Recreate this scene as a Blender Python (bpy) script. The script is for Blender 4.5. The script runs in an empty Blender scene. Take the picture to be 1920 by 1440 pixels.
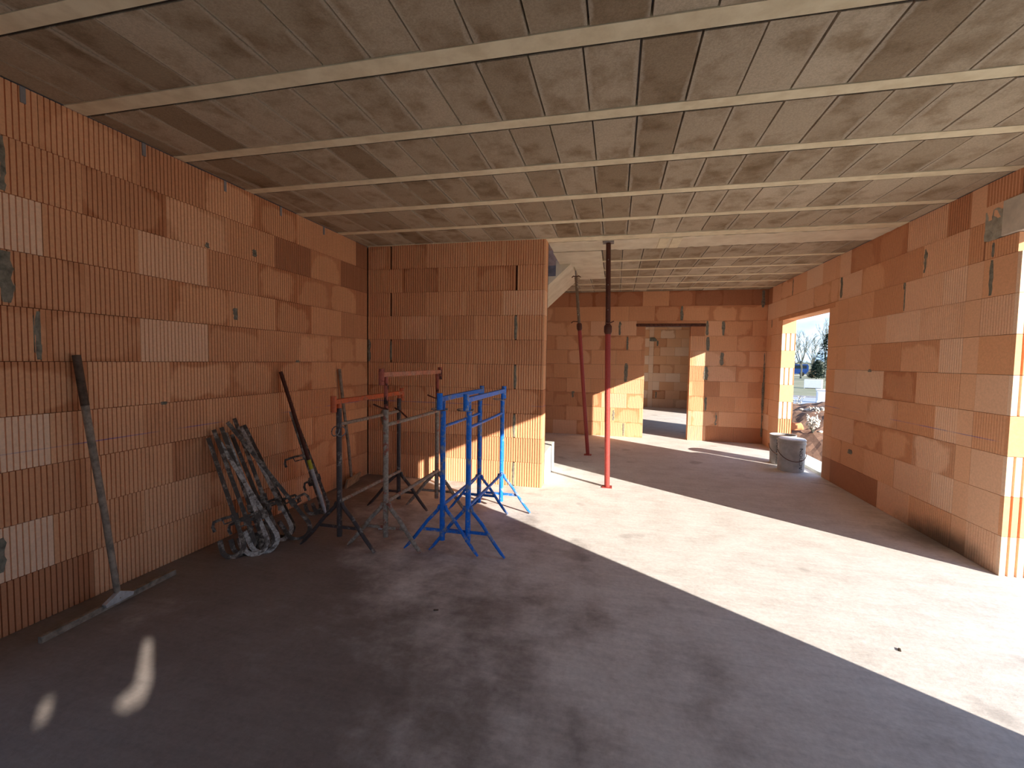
import bpy, bmesh, math, random
from mathutils import Vector, Matrix
rnd = random.Random(7)
sc = bpy.context.scene
COL = sc.collection

# ------------------------------------------------------------------ camera
F = 839.37
CAM = Vector((0, 0, 1.4136))
CR = Vector((0.97405725, 0.22573899, 0.01594952))
CU = Vector((-0.02726144, 0.04708228, 0.99851894))
CF = Vector((-0.22465372, 0.97304942, -0.0520148))
cd = bpy.data.cameras.new('camera'); cam = bpy.data.objects.new('camera', cd); COL.objects.link(cam)
cd.sensor_width = 36; cd.lens = F * 36 / 1920; cd.clip_start = .02; cd.clip_end = 500
m3 = Matrix((CR, CU, -CF)).transposed()
cam.matrix_world = Matrix.Translation(CAM) @ m3.to_4x4()
sc.camera = cam
sc.view_settings.view_transform = 'Standard'; sc.view_settings.look = 'None'
sc.view_settings.gamma = 1; sc.view_settings.use_curve_mapping = False
sc.view_settings.exposure = 0.70
sc.cycles.max_bounces = 12; sc.cycles.diffuse_bounces = 8

# ------------------------------------------------------------------ sun and sky
AZ, EL = math.radians(53.5), math.atan(.425 * math.sin(math.radians(53.5)))
sd = bpy.data.lights.new('sun', 'SUN'); sun = bpy.data.objects.new('sun', sd); COL.objects.link(sun)
sdir = Vector((-math.sin(AZ) * math.cos(EL), math.cos(AZ) * math.cos(EL), -math.sin(EL)))
sun.rotation_mode = 'QUATERNION'; sun.rotation_quaternion = sdir.to_track_quat('-Z', 'Y')
sun.location = (12, -9, 8)
SUN_E, SKY_E = 8.4, 1.25
sd.energy = SUN_E; sd.color = (1, .92, .80); sd.angle = math.radians(.40)

w = bpy.data.worlds.new('sky'); sc.world = w; w.use_nodes = True
nt = w.node_tree; nt.nodes.clear(); L = nt.links
def N(t, k, **kw):
    n = t.nodes.new(k)
    for a, b in kw.items(): setattr(n, a, b)
    return n
wo = N(nt, 'ShaderNodeOutputWorld'); bg = N(nt, 'ShaderNodeBackground')
tc = N(nt, 'ShaderNodeTexCoord')
sep = N(nt, 'ShaderNodeSeparateXYZ'); L.new(tc.outputs['Generated'], sep.inputs[0])
gr = N(nt, 'ShaderNodeValToRGB'); L.new(sep.outputs[2], gr.inputs[0])
e = gr.color_ramp.elements; e[0].position = .0; e[0].color = (.38, .60, .88, 1); e[1].position = .6; e[1].color = (.12, .30, .66, 1)
x = e.new(.16); x.color = (.20, .47, .85, 1)
mp = N(nt, 'ShaderNodeMapping'); mp.inputs['Scale'].default_value = (1, 1, 2.6); mp.inputs['Location'].default_value = (.30, .12, .25)
L.new(tc.outputs['Generated'], mp.inputs[0])
ns = N(nt, 'ShaderNodeTexNoise'); ns.inputs['Scale'].default_value = 5.5; ns.inputs['Detail'].default_value = 5; ns.inputs['Roughness'].default_value = .45
L.new(mp.outputs[0], ns.inputs['Vector'])
cr = N(nt, 'ShaderNodeValToRGB'); L.new(ns.outputs['Fac'], cr.inputs[0]); cr.color_ramp.elements[0].position = .46; cr.color_ramp.elements[1].position = .66
mx = N(nt, 'ShaderNodeMix', data_type='RGBA'); L.new(cr.outputs[0], mx.inputs[0]); L.new(gr.outputs[0], mx.inputs[6]); mx.inputs[7].default_value = (.78, .88, 1.0, 1)
L.new(mx.outputs[2], bg.inputs[0]); bg.inputs[1].default_value = SKY_E
L.new(bg.outputs[0], wo.inputs[0])

# ------------------------------------------------------------------ dimensions
XL, XS, XR, YS, YB, HC = -2.922, -.7725, 2.582, 4.876, 8.735, 2.74
XO = XR + .20
CH = .274
YREAR, YFAR = -3.6, 14.9

# ------------------------------------------------------------------ materials
def newmat(name):
    m = bpy.data.materials.new(name); m.use_nodes = True
    t = m.node_tree; b = t.nodes['Principled BSDF']
    b.inputs['Specular IOR Level'].default_value = .25
    return m, t, b
def mathn(t, op, a, b=None, clamp=False):
    n = N(t, 'ShaderNodeMath', operation=op); n.use_clamp = clamp
    for i, v in enumerate((a, b)):
        if v is None: continue
        if hasattr(v, 'links'): t.links.new(v, n.inputs[i])
        else: n.inputs[i].default_value = v
    return n.outputs[0]
def smooth(t, v, lo, hi):
    n = N(t, 'ShaderNodeMapRange', interpolation_type='SMOOTHSTEP')
    t.links.new(v, n.inputs[0]); n.inputs[1].default_value = lo; n.inputs[2].default_value = hi
    return n.outputs[0]
def noise(t, vec, scale, detail=3, rough=.55, out='Fac'):
    n = N(t, 'ShaderNodeTexNoise'); n.inputs['Scale'].default_value = scale; n.inputs['Detail'].default_value = detail; n.inputs['Roughness'].default_value = rough
    if vec is not None: t.links.new(vec, n.inputs['Vector'])
    return n.outputs[out]
def mixc(t, fac, a, b, blend='MIX'):
    n = N(t, 'ShaderNodeMix', data_type='RGBA', blend_type=blend)
    if hasattr(fac, 'links'): t.links.new(fac, n.inputs[0])
    else: n.inputs[0].default_value = fac
    for i, v in ((6, a), (7, b)):
        if hasattr(v, 'links'): t.links.new(v, n.inputs[i])
        else: n.inputs[i].default_value = (*v, 1) if len(v) == 3 else v
    return n.outputs[2]
def bump(t, b, h, strength, dist=.01, prev=None):
    n = N(t, 'ShaderNodeBump'); t.links.new(h, n.inputs['Height']); n.inputs['Strength'].default_value = strength; n.inputs['Distance'].default_value = dist
    if prev is not None: t.links.new(prev, n.inputs['Normal'])
    t.links.new(n.outputs[0], b.inputs['Normal']); return n.outputs[0]
def ramp(t, v, pts):
    n = N(t, 'ShaderNodeValToRGB'); t.links.new(v, n.inputs[0]); el = n.color_ramp.elements
    while len(el) < len(pts): el.new(.5)
    for e_, (p, c_) in zip(el, pts): e_.position = p; e_.color = (*c_, 1)
    return n.outputs[0]

def brick_material():
    m, t, b = newmat('fired_clay')
    oi = N(t, 'ShaderNodeObjectInfo'); tcn = N(t, 'ShaderNodeTexCoord'); geo = N(t, 'ShaderNodeNewGeometry')
    s1 = N(t, 'ShaderNodeSeparateColor'); t.links.new(oi.outputs['Color'], s1.inputs[0])
    tone, stain, ribs = s1.outputs[0], s1.outputs[1], s1.outputs[2]
    base = ramp(t, tone, [(0, (.27, .11, .058)), (.3, (.54, .235, .118)), (.6, (.76, .395, .21)), (1, (.88, .64, .46))])
    ob = tcn.outputs['Object']; pos = geo.outputs['Position']
    addv = N(t, 'ShaderNodeVectorMath', operation='ADD'); t.links.new(pos, addv.inputs[0])
    cmb = N(t, 'ShaderNodeCombineXYZ'); t.links.new(mathn(t, 'MULTIPLY', oi.outputs['Random'], 37.0), cmb.inputs[0]); t.links.new(cmb.outputs[0], addv.inputs[1])
    pv = addv.outputs[0]
    n1 = noise(t, pv, 3.2, 3); n2 = noise(t, pv, 60, 3, .7); n3 = noise(t, pos, 1.1, 3)
    # damp margins round a dry heart, only on some blocks
    sg = N(t, 'ShaderNodeSeparateXYZ'); t.links.new(tcn.outputs['Generated'], sg.inputs[0])
    ex = mathn(t, 'MULTIPLY', mathn(t, 'ABSOLUTE', mathn(t, 'SUBTRACT', sg.outputs[0], .5)), 2.0)
    ez = mathn(t, 'MULTIPLY', mathn(t, 'ABSOLUTE', mathn(t, 'SUBTRACT', sg.outputs[2], .45)), 1.8)
    md = mathn(t, 'POWER', mathn(t, 'ADD', mathn(t, 'POWER', ex, 4.0), mathn(t, 'POWER', ez, 4.0)), .25)
    md = mathn(t, 'ADD', md, mathn(t, 'MULTIPLY', mathn(t, 'SUBTRACT', n1, .5), 1.5))
    st = mathn(t, 'MULTIPLY', smooth(t, md, .76, .98), stain)
    col = mixc(t, st, base, mixc(t, 1.0, base, (.76, .62, .54), 'MULTIPLY'))
    lg = smooth(t, n3, .35, .70)
    col = mixc(t, mathn(t, 'MULTIPLY', lg, .35), col, mixc(t, 1.0, col, (1.2, 1.28, 1.3), 'MULTIPLY'))
    col = mixc(t, .28, col, mixc(t, 1.0, col, ramp(t, n2, [(.3, (.72, .70, .68)), (.7, (1.28, 1.28, 1.28))]), 'MULTIPLY'))
    # blue chalk line snapped across the block courses
    sp = N(t, 'ShaderNodeSeparateXYZ'); t.links.new(pos, sp.inputs[0])
    dz = mathn(t, 'ABSOLUTE', mathn(t, 'SUBTRACT', sp.outputs[2], .911))
    ln = mathn(t, 'SUBTRACT', 1.0, smooth(t, dz, .0012, .0042))
    ln = mathn(t, 'MULTIPLY', ln, smooth(t, noise(t, pos, 2.0, 3), .40, .62))
    ln = mathn(t, 'MULTIPLY', ln, mathn(t, 'LESS_THAN', sp.outputs[1], 7.0))
    col = mixc(t, mathn(t, 'MULTIPLY', ln, .75), col, (.10, .09, .42))
    # blackish dirt splashed on the foot of the wall by the big opening
    sq = N(t, 'ShaderNodeVectorMath', operation='MULTIPLY'); t.links.new(pos, sq.inputs[0]); sq.inputs[1].default_value = (1, .62, 2.0)
    dv = N(t, 'ShaderNodeVectorMath', operation='DISTANCE'); t.links.new(sq.outputs[0], dv.inputs[0]); dv.inputs[1].default_value = (XR, 4.22 * .62, -.02)
    dn = mathn(t, 'ADD', dv.outputs['Value'], mathn(t, 'MULTIPLY', n1, .35))
    dm = mathn(t, 'SUBTRACT', 1.0, smooth(t, dn, .28, .62))
    col = mixc(t, mathn(t, 'MULTIPLY', dm, .85), col, (.07, .055, .04))
    t.links.new(col, b.inputs['Base Color']); b.inputs['Roughness'].default_value = .92
    # fine combing of the flatter blocks
    wv = N(t, 'ShaderNodeTexWave', wave_type='BANDS', bands_direction='X'); wv.inputs['Scale'].default_value = 1 / .0145 * .314; wv.inputs['Distortion'].default_value = 0
    t.links.new(ob, wv.inputs['Vector'])
    h = mathn(t, 'MULTIPLY', mathn(t, 'POWER', wv.outputs['Fac'], .5), ribs)
    p = bump(t, b, h, .6, .006)
    bump(t, b, noise(t, pv, 180, 2, .7), .25, .002, p)
    return m

def plain(name, col, rough=.8, var=.25, scale=12, metal=0, bmp=.2, col2=None):
    m, t, b = newmat(name)
    geo = N(t, 'ShaderNodeNewGeometry'); pos = geo.outputs['Position']
    n1 = noise(t, pos, scale, 4, .6)
    c2 = col2 if col2 else tuple(max(0, v * (1 - 2 * var)) for v in col)
    c = ramp(t, n1, [(.35, c2), (.62, col)])
    t.links.new(c, b.inputs['Base Color']); b.inputs['Roughness'].default_value = rough; b.inputs['Metallic'].default_value = metal
    if bmp: bump(t, b, noise(t, pos, scale * 6, 3, .6), bmp, .004)
    return m

def painted(name, paint, dirt, amt, dirt2=(.10, .085, .075), rough=.5):
    """painted steel with mortar and dust stuck on it"""
    m, t, b = newmat(name)
    geo = N(t, 'ShaderNodeNewGeometry'); pos = geo.outputs['Position']
    n1 = noise(t, pos, 17, 4, .65); n2 = noise(t, pos, 55, 3, .6)
    d = mixc(t, smooth(t, n2, .4, .6), dirt, dirt2)
    f = smooth(t, n1, 1 - amt - .06, 1 - amt + .06)
    p = mixc(t, smooth(t, n2, .35, .7), paint, tuple(v * .82 for v in paint))
    t.links.new(mixc(t, f, p, d), b.inputs['Base Color'])
    r = mixc(t, f, (rough,) * 3, (.9,) * 3); t.links.new(r, b.inputs['Roughness'])
    bump(t, b, mathn(t, 'ADD', f, mathn(t, 'MULTIPLY', n2, .5)), .5, .003)
    return m

def floor_material():
    m, t, b = newmat('floor_screed')
    geo = N(t, 'ShaderNodeNewGeometry'); pos = geo.outputs['Position']
    mp_ = N(t, 'ShaderNodeMapping'); t.links.new(pos, mp_.inputs[0]); mp_.inputs['Rotation'].default_value = (0, 0, .5); mp_.inputs['Scale'].default_value = (.35, 2.4, 1)
    n1 = noise(t, pos, .9, 5, .62); n2 = noise(t, pos, 3.4, 6, .65); n3 = noise(t, pos, 38, 4, .7); n4 = noise(t, mp_.outputs[0], 9, 6, .75)
    c = ramp(t, n2, [(.30, (.585, .54, .505)), (.50, (.67, .63, .60)), (.72, (.73, .70, .67))])
    c = mixc(t, .5, c, mixc(t, 1.0, c, ramp(t, n4, [(.32, (.78, .78, .79)), (.66, (1.14, 1.13, 1.12))]), 'MULTIPLY'))
    c = mixc(t, .45, c, mixc(t, 1.0, c, ramp(t, n3, [(.3, (.75, .74, .73)), (.65, (1.16, 1.16, 1.16))]), 'MULTIPLY'))
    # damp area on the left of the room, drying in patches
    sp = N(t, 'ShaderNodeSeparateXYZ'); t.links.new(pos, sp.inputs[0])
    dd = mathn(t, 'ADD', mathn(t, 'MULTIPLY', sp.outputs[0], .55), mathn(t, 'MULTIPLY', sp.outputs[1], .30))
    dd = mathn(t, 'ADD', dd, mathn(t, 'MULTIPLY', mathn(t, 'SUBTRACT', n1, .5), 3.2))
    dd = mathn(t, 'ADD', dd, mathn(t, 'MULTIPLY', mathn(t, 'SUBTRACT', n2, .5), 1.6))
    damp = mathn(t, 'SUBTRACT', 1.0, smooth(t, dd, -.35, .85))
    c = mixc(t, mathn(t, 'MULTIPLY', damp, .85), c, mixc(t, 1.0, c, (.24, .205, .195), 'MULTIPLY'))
    # scattered small spots
    sp2 = smooth(t, noise(t, pos, 2.1, 2, .5), .64, .72)
    c = mixc(t, mathn(t, 'MULTIPLY', sp2, .40), c, (.20, .165, .15))
    # dark dust along the foot of the right wall
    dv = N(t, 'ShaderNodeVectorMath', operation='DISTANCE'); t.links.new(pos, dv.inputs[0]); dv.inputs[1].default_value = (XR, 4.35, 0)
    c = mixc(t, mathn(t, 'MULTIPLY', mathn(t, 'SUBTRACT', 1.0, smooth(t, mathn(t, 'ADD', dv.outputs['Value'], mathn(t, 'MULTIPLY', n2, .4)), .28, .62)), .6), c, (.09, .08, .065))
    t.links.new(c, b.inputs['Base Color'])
    r = mathn(t, 'SUBTRACT', .80, mathn(t, 'MULTIPLY', damp, .2)); t.links.new(r, b.inputs['Roughness'])
    b.inputs['Specular IOR Level'].default_value = .35
    p = bump(t, b, n2, .25, .01)
    bump(t, b, mathn(t, 'ADD', n3, n4), .22, .004, p)
    return m

def tile_material():
    m, t, b = newmat('concrete_infill')
    oi = N(t, 'ShaderNodeObjectInfo'); geo = N(t, 'ShaderNodeNewGeometry'); pos = geo.outputs['Position']; tcn = N(t, 'ShaderNodeTexCoord')
    s1 = N(t, 'ShaderNodeSeparateColor'); t.links.new(oi.outputs['Color'], s1.inputs[0])
    base = ramp(t, s1.outputs[0], [(0, (.30, .225, .145)), (1, (.56, .48, .36))])
    n1 = noise(t, pos, 4.5, 4, .6); n2 = noise(t, pos, 110, 3, .75)
    c = mixc(t, smooth(t, n1, .42, .74), base, mixc(t, 1.0, base, (.58, .51, .43), 'MULTIPLY'))
    sg = N(t, 'ShaderNodeSeparateXYZ'); t.links.new(tcn.outputs['Generated'], sg.inputs[0])
    ex = mathn(t, 'MULTIPLY', mathn(t, 'ABSOLUTE', mathn(t, 'SUBTRACT', sg.outputs[0], .5)), 2.0)
    ee = mathn(t, 'ADD', ex, mathn(t, 'MULTIPLY', mathn(t, 'SUBTRACT', n1, .5), 1.0))
    c = mixc(t, mathn(t, 'MULTIPLY', smooth(t, ee, .82, .98), .5), c, (.55, .48, .38))
    c = mixc(t, .6, c, mixc(t, 1.0, c, ramp(t, n2, [(.3, (.68, .67, .66)), (.7, (1.25, 1.25, 1.25))]), 'MULTIPLY'))
    t.links.new(c, b.inputs['Base Color']); b.inputs['Roughness'].default_value = .95
    bump(t, b, n2, .6, .004)
    return m

M = {}
M['brick'] = brick_material(); M['floor'] = floor_material(); M['tile'] = tile_material()
M['joist_shadow'] = plain('painted_joist_shadow', (.05, .036, .025), .95)  # near-black colour standing in for shade beside the joists
M['core'] = plain('joint_core', (.11, .042, .022), .95)
M['mortar'] = plain('grey_mortar', (.27, .245, .19), .95, .25, 30, bmp=.6)
M['lime'] = plain('smeared_mortar', (.44, .41, .33), .95, .2, 14, bmp=.6)
M['beam'] = plain('joist_concrete', (.80, .71, .50), .85, .13, 9, bmp=.2, col2=(.68, .58, .39))
M['cast'] = plain('cast_concrete', (.76, .68, .52), .9, .12, 5, bmp=.4, col2=(.66, .57, .42))
M['pale'] = plain('pale_concrete', (.70, .70, .64), .85, .06, 8)
M['grey'] = plain('grey_concrete', (.30, .28, .28), .9, .15, 8, bmp=.5)
M['shaft'] = plain('rough_grey_shaft', (.62, .44, .34), .95, .15, 8, bmp=.5)
M['lintel'] = plain('precast_lintel', (.68, .61, .50), .85, .12, 7)
M['steel_dark'] = plain('rusty_steel', (.15, .055, .035), .7, .3, 30)
M['wood'] = plain('dusty_wood', (.36, .29, .23), .85, .25, 25)
M['wood_dark'] = plain('dark_wood', (.13, .085, .06), .8, .25, 25)
M['board'] = plain('pine_board', (.45, .34, .22), .85, .2, 20)
M['handle_white'] = plain('whitened_handle', (.56, .54, .53), .8, .15, 25)
M['yellow'] = plain('yellow_paint', (.55, .50, .05), .7, .1, 25)
M['blue'] = painted('blue_paint', (.016, .18, .70), (.34, .33, .36), .45, (.12, .20, .42), rough=.4)
M['blue_clean'] = painted('blue_paint_fresh', (.018, .20, .76), (.40, .38, .38), .42, (.14, .24, .50), rough=.4)
M['orange'] = painted('orange_paint', (.62, .13, .045), (.45, .20, .12), .40, (.30, .10, .05))
M['pink'] = painted('faded_red_paint', (.62, .23, .13), (.50, .28, .19), .5, (.40, .15, .09))
M['red_tube'] = painted('flaking_red_tube', (.42, .10, .06), (.035, .02, .018), .45, (.05, .025, .02))
M['post_dark'] = painted('dark_dirty_steel', (.085, .06, .055), (.30, .255, .22), .40, (.14, .105, .09))
M['post_mud'] = painted('muddy_steel', (.34, .10, .06), (.40, .32, .25), .62, (.27, .20, .155))
M['galv'] = painted('dull_steel', (.28, .25, .24), (.16, .11, .09), .4)
M['clamp'] = painted('mortar_caked_steel', (.105, .08, .065), (.38, .32, .27), .46, (.20, .16, .13))
M['clamp_pale'] = painted('mortar_whitened_steel', (.16, .125, .105), (.60, .55, .51), .55, (.38, .33, .29))
M['prop_red'] = painted('red_prop_paint', (.36, .055, .045), (.35, .12, .09), .3, (.24, .05, .04))
M['prop_rust'] = painted('brown_prop_steel', (.095, .03, .018), (.17, .06, .035), .35, (.06, .025, .015))
M['prop_grey'] = painted('worn_prop_steel', (.20, .13, .085), (.42, .37, .30), .45, (.12, .07, .05))
M['bucket'] = plain('grey_pail', (.50, .50, .49), .5, .12, 9, bmp=.2)
M['bucket_lid'] = plain('white_lid', (.90, .90, .89), .5, .05, 9)
M['ink'] = plain('grey_lettering', (.16, .15, .16), .8, .1)
M['white'] = plain('white_sheet', (.62, .64, .68), .6, .03, 9)
M['soil'] = plain('brown_soil', (.21, .12, .08), .95, .25, 9, bmp=.9, col2=(.145, .08, .053))
M['road'] = plain('gravel_road', (.36, .37, .40), .95, .06, .6)
M['verge'] = plain('dry_verge', (.27, .25, .17), .95, .2, .5, bmp=.9, col2=(.19, .19, .11))
M['ground'] = plain('bare_ground', (.60, .55, .46), .95, .15, .4)
M['bark'] = plain('grey_bark', (.13, .13, .105), .9, .15, 6)
M['evergreen'] = plain('evergreen_needles', (.022, .045, .025), .9, .3, 5)
M['brush'] = plain('winter_brush', (.14, .15, .115), .9, .2, 2)
M['dry'] = plain('dry_flower', (.72, .68, .60), .9, .12, 20)
M['blue_body'] = plain('blue_body', (.02, .06, .22), .35, .1, 2, bmp=0)
M['glass'] = plain('dark_glass', (.02, .03, .04), .1, .1, 2, bmp=0)
M['tyre'] = plain('black_rubber', (.02, .02, .02), .8, .1, 2)
M['stone'] = plain('pale_stone', (.66, .57, .48), .9, .15, 9)
M['terracotta'] = plain('terracotta_shard', (.70, .26, .12), .9, .1, 9)

# ------------------------------------------------------------------ mesh helpers
def obj(name, bm, mat, parent=None, smooth_=False):
    me = bpy.data.meshes.new(name); bm.to_mesh(me); bm.free()
    me.materials.append(mat)
    if smooth_:
        for p in me.polygons: p.use_smooth = True
    o = bpy.data.objects.new(name, me); COL.objects.link(o)
    if parent is not None: o.parent = parent
    return o
def tag(o, label=None, cat=None, group=None, kind=None):
    if label: o['label'] = label
    if cat: o['category'] = cat
    if group: o['group'] = group
    if kind: o['kind'] = kind
    return o
def empty(name, loc, rz=0, label=None, cat=None, group=None):
    o = bpy.data.objects.new(name, None); COL.objects.link(o); o.location = loc; o.rotation_euler = (0, 0, rz)
    o.empty_display_size = .1
    return tag(o, label, cat, group)
def box(bm, x0, x1, y0, y1, z0, z1, bev=0):
    r = bmesh.ops.create_cube(bm, size=1)
    for v in r['verts']:
        v.co = Vector(((x0 + x1) / 2 + v.co.x * (x1 - x0), (y0 + y1) / 2 + v.co.y * (y1 - y0), (z0 + z1) / 2 + v.co.z * (z1 - z0)))
    if bev:
        ed = list({e_ for v in r['verts'] for e_ in v.link_edges})
        bmesh.ops.bevel(bm, geom=ed, offset=bev, segments=1, affect='EDGES')
    return bm
def nb(): return bmesh.new()
def boxo(name, dims, mat, parent=None, bev=0): return obj(name, box(nb(), *dims, bev), mat, parent)
def frames(pts):
    pts = [Vector(p) for p in pts]; out = []
    t0 = (pts[1] - pts[0]).normalized()
    up = Vector((0, 0, 1)) if abs(t0.z) < .9 else Vector((1, 0, 0))
    n = (up - t0 * up.dot(t0)).normalized()
    for i, p in enumerate(pts):
        a = pts[max(i - 1, 0)]; b_ = pts[min(i + 1, len(pts) - 1)]
        t = (b_ - a).normalized(); n = (n - t * n.dot(t)).normalized()
        out.append((p, t, n, t.cross(n)))
    return out
def sweep(bm, pts, prof, cap=True, normal=None):
    """prof: list of (u,v) offsets or function of index; normal: fixed reference for u"""
    fr = frames(pts); rings = []
    for i, (p, t, n, b_) in enumerate(fr):
        if normal is not None:
            n = Vector(normal); n = (n - t * n.dot(t)).normalized(); b_ = t.cross(n)
        pr = prof(i) if callable(prof) else prof
        rings.append([bm.verts.new(p + n * u + b_ * v) for u, v in pr])
    k = len(rings[0])
    for a, b2 in zip(rings, rings[1:]):
        for j in range(k): bm.faces.new((a[j], a[(j + 1) % k], b2[(j + 1) % k], b2[j]))
    if cap:
        bm.faces.new(rings[0][::-1]); bm.faces.new(rings[-1])
    return bm
def circ(r, n=12, sx=1): return [(r * math.cos(2 * math.pi * i / n) * sx, r * math.sin(2 * math.pi * i / n)) for i in range(n)]
def tube(bm, pts, r, n=12):
    if isinstance(r, (list, tuple)): return sweep(bm, pts, lambda i: circ(r[i], n))
    return sweep(bm, pts, circ(r, n))
def ring(bm, c, R, r, n=20, tilt=None):
    c = Vector(c); q = Matrix.Rotation(0, 3, 'X') if tilt is None else tilt
    vs = []
    for i in range(n):
        a = 2 * math.pi * i / n
        row = []
        for j in range(6):
            b_ = 2 * math.pi * j / 6
            p = Vector(((R + r * math.cos(b_)) * math.cos(a), (R + r * math.cos(b_)) * math.sin(a), r * math.sin(b_)))
            row.append(bm.verts.new(c + q @ p))
        vs.append(row)
    for i in range(n):
        for j in range(6): bm.faces.new((vs[i][j], vs[(i + 1) % n][j], vs[(i + 1) % n][(j + 1) % 6], vs[i][(j + 1) % 6]))
    return bm
def smoothmesh(o, ang=40):
    for p in o.data.polygons: p.use_smooth = True
    try: o.data.set_sharp_from_angle(angle=math.radians(ang))
    except Exception: pass
    return o
def tubeo(name, pts, r, mat, parent=None, n=12): return smoothmesh(obj(name, tube(nb(), pts, r, n), mat, parent), 50)
def Wp(u, v, D):
    """ground-independent: point at forward depth D seen at photo pixel u,v (used once, to place outdoor things)"""
    return CAM + (CF + CR * ((u - 960) / F) + CU * ((720 - v) / F)) * D

# ------------------------------------------------------------------ block walls
G = .0030
_cache = {}
def block_mesh(L_, H_, D_, ribbed, ends=(0, 0)):
    key = (round(L_, 3), round(H_, 3), round(D_, 3), ribbed, ends)
    if key in _cache: return _cache[key]
    x0, x1 = -L_ / 2 + G / 2, L_ / 2 - G / 2
    prof = [(x0, 0)]
    if ribbed:
        pitch = .0268 if ribbed == 2 else .0245 if ribbed == 1 else .0228
        n = max(2, int((x1 - x0) / pitch)); pitch = (x1 - x0) / n
        gw, gd = pitch * {1: .24, 2: .42, 3: .19}[ribbed], {1: .009, 2: .014, 3: .005}[ribbed]
        for i in range(1, n):
            c = x0 + i * pitch
            prof += [(c - gw / 2, 0), (c - gw * .28, gd), (c + gw * .28, gd), (c + gw / 2, 0)]
    prof.append((x1, 0))
    if ends[1]:
        n = ends[1]; dd = .013 if n < 6 else .010
        wv = D_ / n
        for i in range(n):
            a = i * wv + wv * .66; b_ = min((i + 1) * wv, D_ - .002)
            prof += [(x1, a - .001), (x1 - dd, a + .003), (x1 - dd, b_ - .003), (x1, b_)]
    prof += [(x1, D_), (x0, D_)]
    bm = nb(); z0, z1 = -H_ / 2 + G / 2, H_ / 2 - G / 2
    lo = [bm.verts.new((x, y, z0)) for x, y in prof]; hi = [bm.verts.new((x, y, z1)) for x, y in prof]
    k = len(prof)
    for i in range(k): bm.faces.new((lo[i], lo[(i + 1) % k], hi[(i + 1) % k], hi[i]))
    bm.faces.new(lo[::-1]); bm.faces.new(hi)
    bmesh.ops.recalc_face_normals(bm, faces=bm.faces)
    me = bpy.data.meshes.new('brick'); bm.to_mesh(me); bm.free(); me.materials.append(M['brick'])
    _cache[key] = me
    return me

class Wall:
    """n: direction the face looks; coordinate a runs along world X or Y"""
    def __init__(s, root, face, n, tone, ribbed=1, fine=0., stain=.45):
        s.root, s.face, s.n, s.tone, s.ribbed, s.fine, s.stain = root, face, n, tone, ribbed, fine, stain
    def brick(s, a0, a1, z0, z1, tone=None, stain=None, depth=.05, ribbed=None, ends=(0, 0), fine=None, jit=True):
        if a1 - a0 < .012: return
        rb = s.ribbed if ribbed is None else ribbed
        me = block_mesh(a1 - a0, z1 - z0, depth, rb, ends)
        o = bpy.data.objects.new('brick', me); COL.objects.link(o); o.parent = s.root
        j = rnd.uniform(-.0022, .0022) if jit else 0
        c = (a0 + a1) / 2; z = (z0 + z1) / 2
        if s.n == '-Y': o.location = (c, s.face + j, z)
        if s.n == '+X': o.location = (s.face + j, c, z); o.rotation_euler = (0, 0, math.pi / 2)
        if s.n == '-X': o.location = (s.face + j, c, z); o.rotation_euler = (0, 0, -math.pi / 2)
        tn = rnd.gauss(*s.tone) if tone is None else tone + rnd.uniform(-.03, .03)
        stn = (rnd.random() < s.stain) * rnd.uniform(.45, 1) if stain is None else stain
        o.color = (min(1, max(0, tn)), stn, s.fine if fine is None else fine, 1)
        return o
    def course(s, k, joints, gaps=(), over={}, **kw):
        z0, z1 = k * CH, (k + 1) * CH
        for i, (a, b_) in enumerate(zip(joints, joints[1:])):
            ga = .014 if a in gaps else 0; gb = .014 if b_ in gaps else 0
            o = dict(kw); o.update(over.get(i, {}))
            s.brick(a + ga, b_ - gb, z0, z1, **o)
    def mortar(s, a, z0, z1, w_=.022, out=.004):
        bm = nb(); n = 7; rows = []
        for i in range(n):
            t = i / (n - 1); z = z0 + (z1 - z0) * t; k = .7 if i in (0, n - 1) else 1
            l = a - w_ / 2 * k * rnd.uniform(.7, 1.35); r = a + w_ / 2 * k * rnd.uniform(.7, 1.35)
            m_ = (l + r) / 2 + rnd.uniform(-.3, .3) * w_
            rows.append([(l, .012, z), (l, -out * .2, z), (m_, -out * rnd.uniform(.6, 1.6), z), (r, -out * .2, z), (r, .012, z)])
        vs = [[bm.verts.new(p) for p in r_] for r_ in rows]
        for p, q in zip(vs, vs[1:]):
            for j in range(4): bm.faces.new((p[j], p[j + 1], q[j + 1], q[j]))
            bm.faces.new((p[4], p[0], q[0], q[4]))
        bm.faces.new(vs[0][::-1]); bm.faces.new(vs[-1])
        if s.n == '-Y': mt = Matrix.Translation((0, s.face, 0))
        elif s.n == '+X': mt = Matrix.Translation((s.face, 0, 0)) @ Matrix.Rotation(math.pi / 2, 4, 'Z')
        else: mt = Matrix.Translation((s.face, 0, 0)) @ Matrix.Rotation(-math.pi / 2, 4, 'Z')
        if s.n == '-X':
            for v in bm.verts: v.co.x = -v.co.x
        bmesh.ops.transform(bm, matrix=mt, verts=bm.verts)
        bmesh.ops.recalc_face_normals(bm, faces=bm.faces)
        o = obj('mortar_patch', bm, M['mortar'], s.root)
        return o

def seq(a, b_, first, step):
    r = [a]; x = first
    while x < b_ - .06:
        if x > a + .06: r.append(round(x, 4))
        x += step
    r.append(b_); return r

INS = .026   # the core stands back behind the block faces
# floor and outer shell
fl = boxo('floor', (XL - .3, XO, YREAR - .3, YFAR + .3, -.20, 0), M['floor']); tag(fl, kind='structure')

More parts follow.
